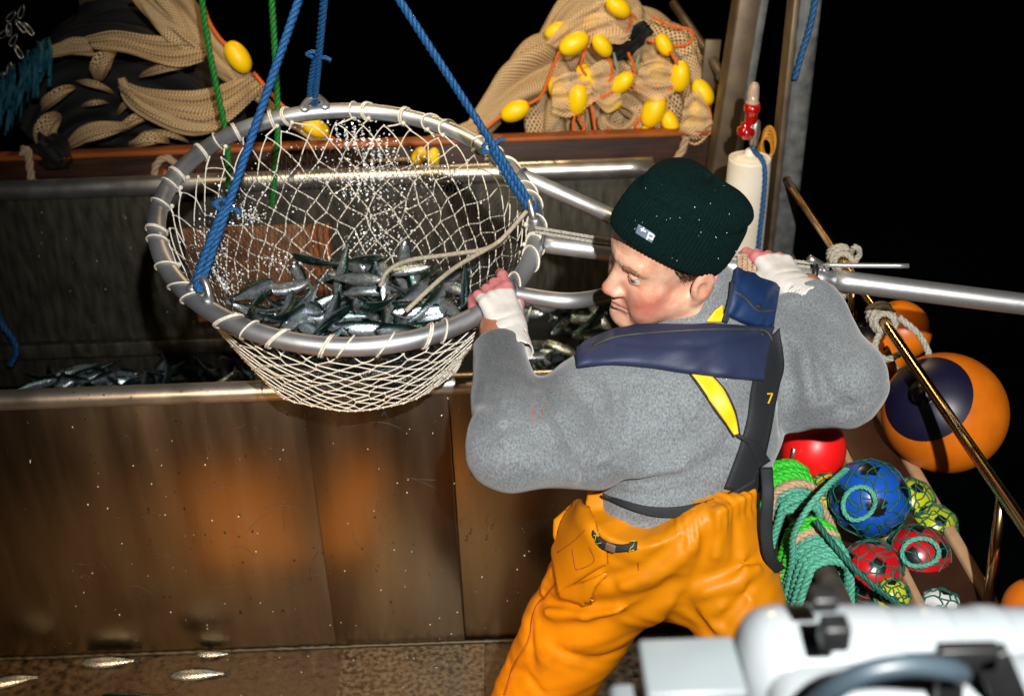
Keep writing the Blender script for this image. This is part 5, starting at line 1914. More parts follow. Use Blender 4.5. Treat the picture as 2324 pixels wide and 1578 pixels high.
zcut = None
wl = tracel(tr_base, [(1300, 1120), (1325, 1160), (1350, 1195), (1380, 1220), (1440, 1236), (1500, 1228), (1560, 1200), (1620, 1170), (1680, 1134), (1736, 1088)])
an_ = [math.atan2(p_[1] - hip[1], p_[0] - hip[0]) for p_ in wl]
od = np.argsort(an_)
zcut = (np.array(an_)[od], np.array([p_[2] for p_ in wl])[od])
tf = []
def zz(pts):
    return [(1022.4 + x * .34, 1068.9 + y * .34) for x, y in pts]
for pts, am, w in ((zz([(580, 860), (900, 905), (1200, 880), (1500, 760)]), 0.016, 0.020), (zz([(580, 1020), (700, 1060), (900, 1040), (1200, 950), (1450, 800)]), 0.018, 0.022),
                   (zz([(900, 970), (1150, 920), (1400, 790)]), -0.010, 0.022), (zz([(1060, 720), (1300, 640), (1500, 500), (1700, 300)]), 0.013, 0.016),
                   (zz([(1150, 760), (1400, 690), (1600, 520)]), -0.010, 0.02), (zz([(1650, 700), (1700, 550), (1720, 320)]), 0.015, 0.015),
                   (zz([(1760, 560), (1800, 400), (1800, 260)]), -0.010, 0.018), (zz([(1910, 200), (1905, 400), (1910, 600)]), 0.012, 0.012),
                   (zz([(1660, 740), (1800, 690), (2070, 570)]), 0.015, 0.018), (zz([(1700, 790), (1880, 740), (2050, 640)]), -0.010, 0.02),
                   (zz([(1990, 780), (1900, 900), (1820, 1000)]), 0.012, 0.015), (zz([(1550, 860), (1620, 950), (1720, 1070)]), 0.013, 0.014),
                   (zz([(540, 850), (520, 1000), (540, 1250)]), 0.011, 0.016), (zz([(1620, 760), (1500, 950), (1300, 1120)]), 0.012, 0.016),
                   (zz([(1250, 480), (1450, 420), (1600, 330)]), 0.008, 0.010), (zz([(1400, 560), (1560, 420), (1640, 340)]), 0.009, 0.010),
                   (zz([(1800, 900), (1700, 960), (1750, 1040)]), -0.008, 0.02), (zz([(700, 1180), (900, 1250), (1150, 1200)]), 0.006, 0.02),
                   (zz([(380, 1290), (500, 1350), (600, 1480)]), 0.008, 0.014), (zz([(690, 640), (620, 760), (600, 860)]), -0.008, 0.02),
                   (zz([(1960, 640), (1940, 760), (2000, 860)]), -0.008, 0.022), (zz([(640, 930), (900, 960), (1100, 930)]), -0.009, 0.02)):
    tf.append((tracel(tr_base, pts), am, w))
tfold = fold_fn(tf, False)
wmid = (w1 + w2 + w3) / 3
def tr_detail(X):
    s = tfold(X)
    e = X[:, 2] - np.interp(np.arctan2(X[:, 1] - hip[1], X[:, 0] - hip[0]), zcut[0], zcut[1], period=2 * np.pi)
    g = np.exp(-((e + 0.022) / 0.03) ** 2) * (X[:, 0] > P(1520, 1200, 2.1)[0])
    ph_ = np.arctan2(X[:, 1] - hip[1], X[:, 0] - hip[0])
    return s + 0.005 * g * np.sin(ph_ * 46)
V, F = snets(tr_base, np.array([-0.22, 1.72, DECK + 0.02]), np.array([0.98, 2.62, 1.25]), 0.0068, tr_detail)
V = smooth_mesh(V, F, 1, 0.3)
trousers = mk("trousers", V, F, m_oil, man)
bv_tr = BVHTree.FromPolygons([tuple(v) for v in V], F.tolist())
# folded bib with pocket outline, buckle, seam
bib = patch(bv_tr, [(1310, 1130), (1336, 1150), (1362, 1205), (1378, 1235), (1383, 1275)], [(1256, 1178), (1254, 1220), (1262, 1280), (1268, 1320), (1272, 1345)], 26, 14, 0.006, 0.007, 6, puff=0.012)
o_bib = mk("folded_bib", *bib, m_oil, trousers)
mk("bib_flap", *patch(bv_tr, [(1270, 1338), (1310, 1322), (1352, 1305), (1380, 1292)], [(1276, 1350), (1318, 1362), (1330, 1372), (1338, 1350)], 16, 10, 0.005, 0.006, 6, puff=0.006), m_oil, trousers)
bv_bib = BVHTree.FromPolygons([tuple(v) for v in bib[0]], bib[1].tolist())


def stitch(bv, pts, w, mat, name, parent, off=0.001):
    A_ = np.asarray(pts, float)
    t_ = np.gradient(A_, axis=0)
    n_ = np.stack([-t_[:, 1], t_[:, 0]], 1)
    n_ /= np.linalg.norm(n_, axis=1)[:, None]
    return mk(name, *patch(bv, A_ - n_ * w / 2, A_ + n_ * w / 2, max(12, 5 * len(pts)), 3, off, 0.0012, 3), mat, parent)


stitch(bv_bib, [(1300, 1245), (1306, 1285), (1314, 1290), (1348, 1272), (1338, 1238)], 2.2, m_oil_d, "pocket_stitching", trousers)
stitch(bv_bib, [(1266, 1252), (1300, 1228), (1330, 1200)], 2.0, m_oil_d, "pocket_stitching", trousers)
stitch(bv_tr, zz([(710, 740), (640, 820), (575, 900), (545, 1000), (535, 1080), (500, 1170), (430, 1280), (390, 1400), (360, 1490)]), 5, m_oil_d, "seam", trousers)
stitch(bv_tr, zz([(1250, 600), (1253, 660)]), 2.2, m_oil_d, "stitching", trousers)
bk_ = mk("buckle", *patch(bv_tr, [(1352, 1200), (1376, 1222), (1408, 1232), (1446, 1231)], [(1352, 1214), (1372, 1238), (1406, 1246), (1446, 1246)], 20, 5, 0.008, 0.009, 6), m_web, trousers)
m_grey_b = M("worn_buckle", (84, 66, 58), (108, 88, 78), 30, 0.5)
mk("buckle_tongue", *patch(bv_tr, [(1380, 1222), (1402, 1232)], [(1378, 1238), (1400, 1246)], 8, 5, 0.015, 0.006, 6), m_grey_b, trousers)
m_thr = M("yellow_thread", (150, 140, 20), (180, 166, 30), 60, 0.6)
for ps in ([(1358, 1212), (1366, 1216)], [(1366, 1206), (1358, 1222)], [(1362, 1226), (1372, 1224)], [(1430, 1234), (1440, 1234)], [(1438, 1234), (1430, 1244)], [(1430, 1244), (1440, 1243)]):
    stitch(bv_tr, [ps[0], tuple((np.array(ps[0]) + ps[1]) / 2), ps[1]], 1.8, m_thr, "thread_mark", trousers, 0.018)

# ---- lifejacket: collar pads, harness, belt
lj = thing("lifejacket", None, None, man.location)
lj.parent = man
lj.location = (0, 0, 0)
near = patch(bv_sw, [(1318, 806), (1345, 778), (1395, 757), (1480, 748), (1560, 742), (1640, 740), (1700, 740), (1752, 743)],
             [(1308, 838), (1340, 834), (1390, 830), (1470, 836), (1545, 847), (1610, 855), (1670, 861), (1726, 864)], 54, 22, 0.004, 0.014, 14, puff=0.011, wr=0.004)
o1 = mk("collar_pad", *near, m_navy, lj)
far = patch(bv_sw, [(1662, 612), (1700, 622), (1740, 636), (1770, 652)], [(1640, 712), (1680, 732), (1720, 742), (1752, 744)], 30, 22, 0.006, 0.012, 14, puff=0.013, wr=0.003)
o2 = mk("collar_pad", *far, m_navyd, lj)
bv_n = BVHTree.FromPolygons([tuple(v) for v in near[0]], near[1].tolist())
bv_f = BVHTree.FromPolygons([tuple(v) for v in far[0]], far[1].tolist())
m_pip = M("olive_piping", (44, 46, 40), (60, 60, 50), 60, 0.6)
stitch(bv_n, [(1345, 784), (1400, 763), (1500, 753), (1600, 747), (1700, 747), (1735, 750), (1748, 762), (1752, 774)], 5, m_pip, "piping", lj)
stitch(bv_f, [(1664, 660), (1690, 676), (1712, 700), (1728, 706), (1756, 704)], 5, m_pip, "piping", lj)
for bv, x, y, oo in ((bv_n, 1730, 757, o1), (bv_f, 1722, 694, o2)):
    h = bv.ray_cast(Vector(CO), Vector(nrm(ray(x, y))))
    if h[0] is not None:
        V, F = lathe([(0, 0.004), (0.006, 0.003), (0.0075, 0), (0.0075, -0.002), (0, -0.002)], 16, np.array(h[1]) * (1 if h[1].dot(Vector(CO) - h[0]) > 0 else -1), h[0])
        mk("press_stud", V, F, m_web, lj)
mk("yellow_lining", *patch(bv_sw, [(1620, 700), (1634, 690)], [(1600, 730), (1640, 731)], 8, 8, 0.006, 0.006, 6), m_yel, lj)
mk("edge_binding", *patch(bv_sw, [(1650, 640), (1646, 680), (1632, 730)], [(1662, 640), (1658, 690), (1646, 734)], 14, 5, 0.008, 0.010, 8), m_web, lj)
ys_ = patch(bv_sw, [(1566, 848), (1592, 885), (1622, 925), (1645, 958), (1666, 988)], [(1613, 853), (1640, 885), (1660, 925), (1670, 958), (1674, 985)], 26, 7, 0.004, 0.005, 6)
o3 = mk("yellow_strap", *ys_, m_yel, lj)
stitch(bv_sw, [(1565, 849), (1591, 886), (1620, 927), (1643, 960), (1664, 990)], 5, m_web, "strap_edge", lj, 0.006)
stitch(bv_sw, [(1615, 853), (1642, 885), (1662, 925), (1672, 958), (1676, 985)], 5, m_web, "strap_edge", lj, 0.006)
bs = patch(bv_sw, [(1736, 770), (1722, 830), (1702, 870), (1692, 950), (1672, 1020), (1640, 1105)], [(1768, 745), (1774, 830), (1762, 880), (1746, 960), (1728, 1040), (1700, 1115)], 40, 8, 0.006, 0.006, 8)
o4 = mk("back_strap", *bs, m_web, lj)
bv_b = BVHTree.FromPolygons([tuple(v) for v in bs[0]], bs[1].tolist())
for ps in ([(1740, 893), (1752, 893)], [(1751, 893), (1742, 915)]):
    stitch(bv_b, [ps[0], tuple((np.array(ps[0]) + ps[1]) / 2), ps[1]], 3.2, m_yel, "yellow_mark", lj)
mk("side_strap", *patch(bv_sw, [(1664, 985), (1690, 1005), (1712, 1060)], [(1676, 982), (1712, 1000), (1740, 1040)], 14, 6, 0.010, 0.005, 8), m_web, lj)
mk("waist_belt", *patch(bv_sw, [(1372, 1108), (1410, 1130), (1470, 1146), (1540, 1146), (1610, 1128), (1680, 1096), (1742, 1054)],
                        [(1376, 1120), (1415, 1146), (1475, 1166), (1545, 1170), (1620, 1156), (1690, 1126), (1742, 1088)], 46, 8, 0.010, 0.006, 10), m_web, lj)
q = [P(1738, 1060, 2.15), P(1742, 1120, 2.10), P(1738, 1200, 2.08), P(1746, 1262, 2.07), P(1770, 1292, 2.08)]
qq = spline(q, 40)
mk("strap_tail", *tube(qq, 0.014, 10, True, (1.0, 0.25)), m_web, lj)
# faint orange embroidery on the sleeve
m_emb = M("orange_thread", (150, 92, 70), (166, 100, 76), 60, 0.8)
for ps in ([(1206, 922), (1212, 926), (1208, 932)], [(1214, 934), (1208, 940), (1214, 944)], [(1208, 950), (1214, 954), (1210, 958)], [(1228, 930), (1232, 938), (1230, 946)], [(1236, 908), (1238, 914), (1236, 920)]):
    stitch(bv_sw, ps, 1.8, m_emb, "sleeve_embroidery", sweater, 0.001)

# ---- gloves: palm, five fingers, loose cuff; rubber-dipped pink fingers on white cotton
GS = 1.28


def glove(c, Tg, wrist, nout, open_, name, thumbup=0.0, lift=0.0):
    """hand closed round a pipe at c, pipe direction Tg towards the index side; nout the way the back of the hand faces"""
    A_ = nrm(c - wrist)
    Tg = nrm(Tg)
    A_ = nrm(A_ - Tg * np.dot(A_, Tg) * 0.40)
    N_ = nrm(np.cross(Tg, A_))
    if np.dot(N_, nout) < 0:
        N_ = -N_
    pr_ = 0.024
    R_ = pr_ + 0.0135
    fr_ = 0.0125
    fingers = []
    for k, sx in enumerate((0.040, 0.0135, -0.0135, -0.039)):
        o_ = open_[k]
        b_ = c + Tg * sx
        ln = (1.0, 1.08, 1.02, 0.88)[k]
        ch = [b_ * 1.0 - A_ * 0.012 + N_ * (R_ + 0.004),
              b_ + Tg * o_[1] * 0.4 + A_ * (0.026 * ln) + N_ * (R_ * 0.92 + o_[0] * 0.5),
              b_ + Tg * o_[1] * 0.9 + A_ * (0.046 * ln + o_[0] * 0.3) + N_ * (0.006 + o_[0]),
              b_ + Tg * o_[1] * 1.0 + A_ * (0.036 * ln + o_[0] * 0.7) + N_ * (-0.026 + o_[0]),
              b_ + Tg * o_[1] * 1.0 + A_ * (0.010 + o_[0] * 0.6) - N_ * (0.036 - o_[0])]
        fingers.append(ch)
    mc = [f[0] for f in fingers]
    wb = c - A_ * 0.115 + N_ * 0.010
    th = [c - A_ * 0.085 + Tg * 0.040 + N_ * 0.006, c - A_ * 0.048 + Tg * 0.066 - N_ * 0.006, c - A_ * 0.024 + Tg * 0.070 - N_ * 0.024, c + Tg * 0.058 - N_ * 0.046 - A_ * 0.004]
    ce = wrist - A_ * 0.045
    cutn = nrm(A_ + Tg * 0.10)

    def sdf(X):
        X = X.astype(np.float32)
        d = None
        for k, ch in enumerate(fingers):
            f_ = None
            for q0, q1, ra_, rb_ in zip(ch[:-1], ch[1:], (fr_ * 1.12, fr_ * 1.08, fr_ * 1.0, fr_ * 0.95), (fr_ * 1.08, fr_ * 1.02, fr_ * 0.95, fr_ * 0.86)):
                e_ = cone(X, q0, q1, ra_, rb_)
                f_ = e_ if f_ is None else smin(f_, e_, 0.004)
            d = f_ if d is None else smin(d, f_, 0.0035)
        pm = cone(X, wb + Tg * 0.020, mc[0] - A_ * 0.006, 0.026, 0.0165)
        for k, s_ in ((1, 0.006), (2, -0.008), (3, -0.020)):
            pm = smin(pm, cone(X, wb + Tg * s_, mc[k] - A_ * 0.004, 0.026, 0.0165), 0.012)
        d = smin(d, pm, 0.008)
        t_ = smin(cone(X, th[0], th[1], 0.021, 0.018), cone(X, th[1], th[2], 0.018, 0.0155), 0.006)
        t_ = smin(t_, cone(X, th[2], th[3], 0.0155, 0.0135), 0.006)
        d = smin(d, t_, 0.010)
        cf = econe(X, wb + A_ * 0.02, ce - A_ * 0.05, 0.046, 0.066, Tg, 0.78)
        d = smin(d, cf, 0.018)
        inn = econe(X, wb - A_ * 0.03, ce - A_ * 0.06, 0.036, 0.062, Tg, 0.78)
        d = smax(d, -inn, 0.003)
        rag = 0.0022 * np.sin((X @ Tg.astype(np.float32)) * 420) * 1.0
        cutd = -((X - ce.astype(np.float32)) @ cutn.astype(np.float32)) + rag
        d = smax(d, cutd, 0.002)
        d = d + 0.0030 * np.exp(-(polyd(X, [wb + Tg * 0.05 + N_ * 0.03, wb + N_ * 0.040 + A_ * 0.01, wb - Tg * 0.04 + N_ * 0.03 + A_ * 0.03]) / 0.006) ** 2)
        d = d + 0.0026 * np.exp(-(polyd(X, [wb + Tg * 0.045 + N_ * 0.03 - A_ * 0.03, wb + N_ * 0.040 - A_ * 0.022, wb - Tg * 0.045 + N_ * 0.03 - A_ * 0.004]) / 0.006) ** 2)
        return d
    ctr = (c + wrist) / 2
    V, F = snets(sdf, ctr - 0.175, ctr + 0.175, 0.0032)
    V = smooth_mesh(V, F, 1, 0.4)
    # clean line of the rubber dip
    a_ = (V - c) @ A_
    t_ = (V - c) @ Tg
    n_ = (V - c) @ N_
    dip = a_ + 0.014 + 0.003 * np.sin(t_ * 70) - 0.10 * np.clip(0.02 - n_, 0, 1) * -4.0
    dth = polyd(V.astype(np.float32), th) - 0.0235
    w = np.clip(dip / 0.004 + 0.5, 0, 1)
    w = np.maximum(w, np.clip(-dth / 0.003 + 0.5, 0, 1) * (n_ < 0.012))
    pink = np.array([0.60, 0.20, 0.20])
    pink2 = np.array([0.46, 0.11, 0.12])
    deep = np.clip((0.0 - n_) / 0.03, 0, 1)[:, None]
    knk = np.clip(np.sin(t_ * 233 + 1.2), 0, 1)[:, None] * 0.3
    pk = pink * (1 - knk) + pink2 * knk
    col = np.array([0.66, 0.63, 0.58]) * (1 - w[:, None]) + pk * w[:, None]
    return mk(name, V, F, m_glove, man, col=col)


tl = nrm(rg(AH + 0.02) - rg(AH - 0.02))
if tl[0] < 0:
    tl = -tl
up_ = nrm(CO - gl)
glove(gl, tl, lwr, up_, [(0.020, 0.012), (0.004, 0.002), (0.003, -0.004), (0.010, -0.022)], "glove")
gr = onpole(1736)
glove(gr, -pdir, rwr, nrm(CO - gr) + np.array([0, 0, 0.6]), [(0.006, 0.006), (0.003, 0.002), (0.003, -0.002), (0.004, -0.006)], "glove")

# a small crab-like whelk shell stuck on the pole beside the glove is a net knot of hemp line
kq = onpole(1690)
pr = []
for k in range(5):
    a_ = np.linspace(0, 2 * np.pi, 24)
    T_, U_, B_ = frames(np.array([kq, kq + pdir]))
    pr.append(rope(kq + pdir * (k * 0.013 - 0.02) + (0.032 + 0.004 * (k % 2)) * (np.cos(a_)[:, None] * U_[0] + np.sin(a_)[:, None] * B_[0]), 0.007, 0.03))
mk("hemp_binding", *merge(pr), m_beige_rope, net)

# ------------------------------------------------------------------ herring
m_fish = M("herring_skin", (235, 240, 240), (138, 150, 156), 40, 0.18, 0.82, bump=0.35, bscale=210, vcol=True, spec=0.7, stretch=(1, 2, 2), rough2=0.36)
m_fin = M("herring_fin", (34, 40, 40), (64, 70, 66), 60, 0.45, 0.2)
m_eye = M("herring_eye", (8, 8, 9), (14, 14, 15), 60, 0.1, coat=1.0)


def fish_shape(L, bend, seed, nx=34, ns=20):
    """herring along +x, back to +z, curved in its own plane; silver sides, dark blue-green back"""
    rng = np.random.default_rng(seed)
    s = np.linspace(0, 1, nx)
    H = np.interp(s, [0, .03, .08, .16, .28, .42, .6, .75, .88, .94, 1.0], [.008, .033, .060, .086, .104, .109, .098, .070, .038, .026, .024])
    Wd = np.interp(s, [0, .03, .08, .16, .28, .42, .6, .75, .88, .94, 1.0], [.004, .026, .044, .058, .068, .070, .060, .040, .020, .012, .007])
    zc = np.interp(s, [0, .1, .4, .8, 1], [.004, 0, -.006, 0, .002])
    th = np.linspace(0, 2 * np.pi, ns, endpoint=False)
    ca, sa = np.cos(th), np.sin(th)
    y = Wd[:, None] * np.sign(ca) * np.abs(ca) ** 0.85
    z = zc[:, None] + H[:, None] * np.sign(sa) * np.abs(sa) ** 0.95
    x = np.broadcast_to((s - 0.45)[:, None], y.shape)
    V = np.stack([x, y, z], -1) * np.array([L * 0.9, L, L])
    up = sa[None] * np.ones((nx, 1))
    back = np.array([0.018, 0.045, 0.045])
    back2 = np.array([0.03, 0.09, 0.06])
    side = np.array([0.70, 0.76, 0.82])
    bel = np.array([0.82, 0.82, 0.80])
    c = np.zeros((nx, ns, 3))
    t1 = np.clip((up - 0.30) / 0.35, 0, 1)[..., None]
    t2 = np.clip((-up - 0.2) / 0.5, 0, 1)[..., None]
    c = side * (1 - t2) + bel * t2
    irid = 0.10 * np.sin(s * 23 + seed)[:, None, None] * np.array([0.6, -0.1, 0.8]) * (1 - np.abs(up))[..., None]
    c = c + irid
    bk = back + (back2 - back) * (0.5 + 0.5 * np.sin(s * 9 + seed))[:, None, None]
    c = c * (1 - t1) + bk * t1
    head = np.clip(1 - np.abs(s - 0.19) / 0.012, 0, 1)[:, None, None]       # gill edge
    c = c * (1 - 0.6 * head)
    nose = np.clip((0.05 - s) / 0.05, 0, 1)[:, None, None]
    c = c * (1 - 0.5 * nose)
    V = V.reshape(-1, 3)
    i = np.arange(nx - 1)[:, None] * ns
    j = np.arange(ns)[None]
    F = np.stack([i + j, i + (j + 1) % ns, i + ns + (j + 1) % ns, i + ns + j], -1).reshape(-1, 4).tolist()
    F.append(list(range(ns))[::-1])
    F.append([(nx - 1) * ns + k for k in range(ns)])

    def fin(outline, th_=0.004):
        o = np.array(outline) * L
        n = len(o)
        Vt = np.concatenate([np.c_[o[:, 0], np.full(n, th_ * L / 2), o[:, 1]], np.c_[o[:, 0], np.full(n, -th_ * L / 2), o[:, 1]]])
        Ft = [list(range(n)), list(range(2 * n - 1, n - 1, -1))] + [[(k + 1) % n, k, n + k, n + (k + 1) % n] for k in range(n)]
        return Vt, Ft
    e = 0.495
    tail = fin([(e - 0.02, 0.018), (e + 0.03, 0.034), (e + 0.105, 0.098), (e + 0.085, 0.06), (e + 0.055, 0.0), (e + 0.085, -0.06), (e + 0.10, -0.102), (e + 0.03, -0.034), (e - 0.02, -0.018)])
    dors = fin([(-0.02, 0.088), (0.0, 0.12), (0.02, 0.138), (0.035, 0.122), (0.10, 0.088), (0.09, 0.075)])
    belly = fin([(0.02, -0.095), (0.045, -0.128), (0.065, -0.12), (0.075, -0.09)])

    def bendit(V):
        V = np.array(V, float)
        if abs(bend) < 1e-4:
            return V
        k = bend / L
        x_, y_ = V[:, 0].copy(), V[:, 1].copy()
        a_ = x_ * k
        V[:, 0] = np.sin(a_) / k - y_ * np.sin(a_)
        V[:, 1] = (1 - np.cos(a_)) / k + y_ * np.cos(a_)
        return V
    ex = (0.075 - 0.45) * 0.9 * L
    eyes = []
    for sg in (1, -1):
        Ve, Fe = ball((ex, sg * 0.034 * L, 0.012 * L), (0.015 * L, 0.012 * L, 0.015 * L), 14, 10)
        eyes.append((bendit(Ve), Fe))
    return (bendit(V), F, np.clip(c.reshape(-1, 3), 0, 1)), (bendit(tail[0]), tail[1]), (bendit(dors[0]), dors[1]), (bendit(belly[0]), belly[1]), eyes


def make_herring(L, bend, seed):
    body, tail, dors, belly, eyes = fish_shape(L, bend, seed)
    b = mk("herring", body[0], body[1], m_fish, col=body[2], local=True)
    for nm, g in (("tail_fin", tail), ("dorsal_fin", dors), ("belly_fin", belly)):
        o = mk(nm, g[0], g[1], m_fin, local=True, smooth=False)
        o.parent = b
    for g in eyes:
        o = mk("eye", g[0], g[1], m_eye, local=True)
        o.parent = b
    return b


protos = [[make_herring(0.215, b, i + 1), False] for i, b in enumerate((0.0, 0.5, -0.9, 1.5, -1.6, 0.25))]
FM = {"n": 0}


def herring(p, yaw, pitch, roll, kind, label, group=None, s=1.0):
    pr = protos[kind]
    if not pr[1]:
        o = pr[0]
        pr[1] = True
    else:
        o = pr[0].copy()
        COL.objects.link(o)
        for ch in list(pr[0].children):
            c = ch.copy()
            COL.objects.link(c)
            c.parent = o
    o.location = [float(v) for v in p]
    R = Matrix.Rotation(yaw, 3, 'Z') @ Matrix.Rotation(pitch, 3, 'Y') @ Matrix.Rotation(roll, 3, 'X')
    o.rotation_euler = R.to_euler()
    o.scale = (s, s, s)
    tag(o, label, "herring", group)
    return o


PI = math.pi
# fish lying on deck in front of the tank (on their sides)
for x, y, yaw, k, s, l in ((238, 1500, 0.02, 0, 0.92, "silver herring on deck by the tank foot, at left"),
                           (440, 1528, 0.03, 5, 0.92, "silver herring on deck with its forked tail to the right"),
                           (478, 1483, 0.0, 0, 0.55, "small herring tight against the tank's foot"),
                           (12, 1545, 0.25, 1, 0.95, "herring half out of view at the lower left corner"),
                           (290, 1580, -0.05, 5, 0.98, "dark backed herring cut off by the bottom edge")):
    p = P(x, y, z=DECK + 0.013)
    herring(p, yaw, 0.0, -1.25 if k != 5 or s < 0.95 else 0.8, k, l, "herring on the deck", s)

# named fish in the net, then the heap round them
def infish(x, y, z, yaw, pitch, roll, k, s, l, g="herring in the brail net"):
    herring(P(x, y, z=z), yaw, pitch, roll, k, l, g, s)


infish(640, 655, 1.255, PI + 0.45, -0.15, 1.25, 3, 1.0, "curled silver herring lying on top at the heap's left")
infish(712, 592, 1.275, -0.45, 0.05, 1.2, 5, 0.92, "pale straight herring highest on the heap, head to the left")
infish(560, 665, 1.22, 2.3, 0.5, 0.3, 1, 0.85, "herring with its eye showing, against the net at the heap's left")
infish(825, 700, 1.25, 1.45, 0.75, 0.9, 0, 1.05, "herring standing on end near the front of the heap")
infish(740, 722, 1.235, 0.02, 0.0, -0.15, 0, 1.05, "dark backed herring lying across the front of the heap")
infish(960, 690, 1.24, 0.15, 0.05, 1.3, 1, 1.0, "silver herring lying on its side at the heap's right")
infish(1055, 655, 1.26, 1.5, -0.9, 0.5, 0, 0.8, "herring poking up beside the man's gloved hand")
infish(1000, 640, 1.25, 0.8, -0.1, -0.2, 2, 1.05, "green backed herring curved under the pull cord")
infish(775, 620, 1.255, 1.2, -0.9, 1.3, 0, 0.85, "silver flashing herring head up in the heap's middle")
infish(652, 735, 1.2, 2.6, 0.3, 1.0, 1, 0.9, "violet sheened herring by the hoop's front lashing")
infish(1010, 716, 1.22, 0.3, 0.0, -0.2, 1, 0.95, "dark herring with a bright eye low at the heap's right")
infish(700, 690, 1.24, -0.5, 0.3, 0.9, 4, 0.9, "bent herring in the middle left of the heap")
rng = np.random.default_rng(21)
n = 0
while n < 112:
    a_, r_ = rng.uniform(0, 2 * PI), 0.33 * math.sqrt(rng.random())
    lay = n % 3
    x, y = -0.415 + r_ * math.cos(a_), 2.90 + r_ * 1.05 * math.sin(a_)
    dome = 1.282 - 0.75 * r_ ** 2 - (0.02 if y > 3.15 else 0)
    z = dome - 0.045 * lay + rng.normal() * 0.012
    lim = 0.40 - 0.20 * max(0, (1.26 - z)) / 0.3
    if r_ > lim - 0.10:
        r_ = lim - 0.10
        x, y = -0.415 + r_ * math.cos(a_), 2.86 + r_ * math.sin(a_)
    stand = rng.random() < 0.30
    herring((x, y, z), rng.uniform(0, 2 * PI), rng.normal() * (0.75 if stand else 0.22), rng.choice([1.3, -1.3, 0.4, -0.4, 0.9]) + rng.normal() * 0.25,
            int(rng.integers(0, 6)), "herring heaped in the aluminium hoop net", "herring heaped in the brail net", rng.uniform(0.82, 1.05))
    n += 1
# fish pressed against the bag's inside below the hoop
for k in range(40):
    a_ = -PI / 2 + rng.uniform(-1.9, 1.9)
    t = rng.uniform(0.42, 0.97)
    p = bag(a_, t, -0.066)
    herring(p, a_ + PI / 2 + rng.normal() * 0.22, rng.normal() * 0.2, rng.normal() * 0.5 + 0.2, int(rng.choice([0, 1, 5])),
            "herring bulging the net bag under the hoop", "herring in the bottom of the brail net", rng.uniform(0.8, 1.0))

# fish lying in the tank
nt_ = 0
for k in range(68):
    x, Y = rng.uniform(-2.1, -0.8), rng.uniform(4.25, 4.5)
    herring((x, Y, 0.14 + 0.07 * rng.random()), rng.uniform(0, 2 * PI), rng.normal() * 0.3, rng.choice([1.2, -1.2, 0.3]) + rng.normal() * 0.3,
            int(rng.integers(0, 6)), "herring lying in the tank's left hold", "herring in the tank's left hold", rng.uniform(0.95, 1.2))
for k in range(62):
    x, Y = rng.uniform(-0.1, 0.40), rng.uniform(3.3, 4.25)
    z = 0.40 + 0.10 * (Y - 3.0) / 1.3 + 0.05 * rng.random()
    herring((x, Y, z), rng.uniform(0, 2 * PI), rng.normal() * 0.3, rng.choice([1.2, -1.2, 0.3]) + rng.normal() * 0.3,
            int(rng.integers(0, 6)), "herring lying deep in the tank's right hold", "herring in the tank's right hold", rng.uniform(1.0, 1.25))
V, F = bevbox((XD + 0.065, YW + 0.03, 0.2), (XR - 0.01, YB - 0.01, 0.40), 0)
m_wet = M("dark_brine", (6, 10, 10), (16, 22, 20), 12, 0.25, bump=0.4, bscale=20)
tag(mk("brine", V, F, m_wet, smooth=False), kind="structure")
V, F = bevbox((XL + 0.02, YW + 0.03, -0.04), (XD + 0.03, YB - 0.06, 0.09), 0)
tag(mk("brine", V, F, m_wet, smooth=False), kind="structure")

# ------------------------------------------------------------------ scales stuck in the net, and drops of water
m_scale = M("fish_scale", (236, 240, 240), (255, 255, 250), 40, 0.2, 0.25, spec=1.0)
m_drop = M("water_drop", (225, 230, 235), None, rough=0.04, spec=0.8, trans=1.0)


def bag_at(x, y):
    """point of the bag's wall (far side first) seen at pixel x, y"""
    a_ = np.linspace(0, 2 * np.pi, 120)[:, None]
    t_ = np.linspace(0.03, 0.75, 60)[None]
    Q = bag(a_ + 0 * t_, t_ + 0 * a_, -0.004).reshape(-1, 3)
    q = (Q - CO) @ CM
    d = (PW / 2 - FPX * q[:, 0] / q[:, 2] - x) ** 2 + (PH / 2 + FPX * q[:, 1] / q[:, 2] - y) ** 2
    d = d + np.where(Q[:, 1] < 2.85, 1e5, 0) * (x > 460)
    return Q[np.argmin(d)]


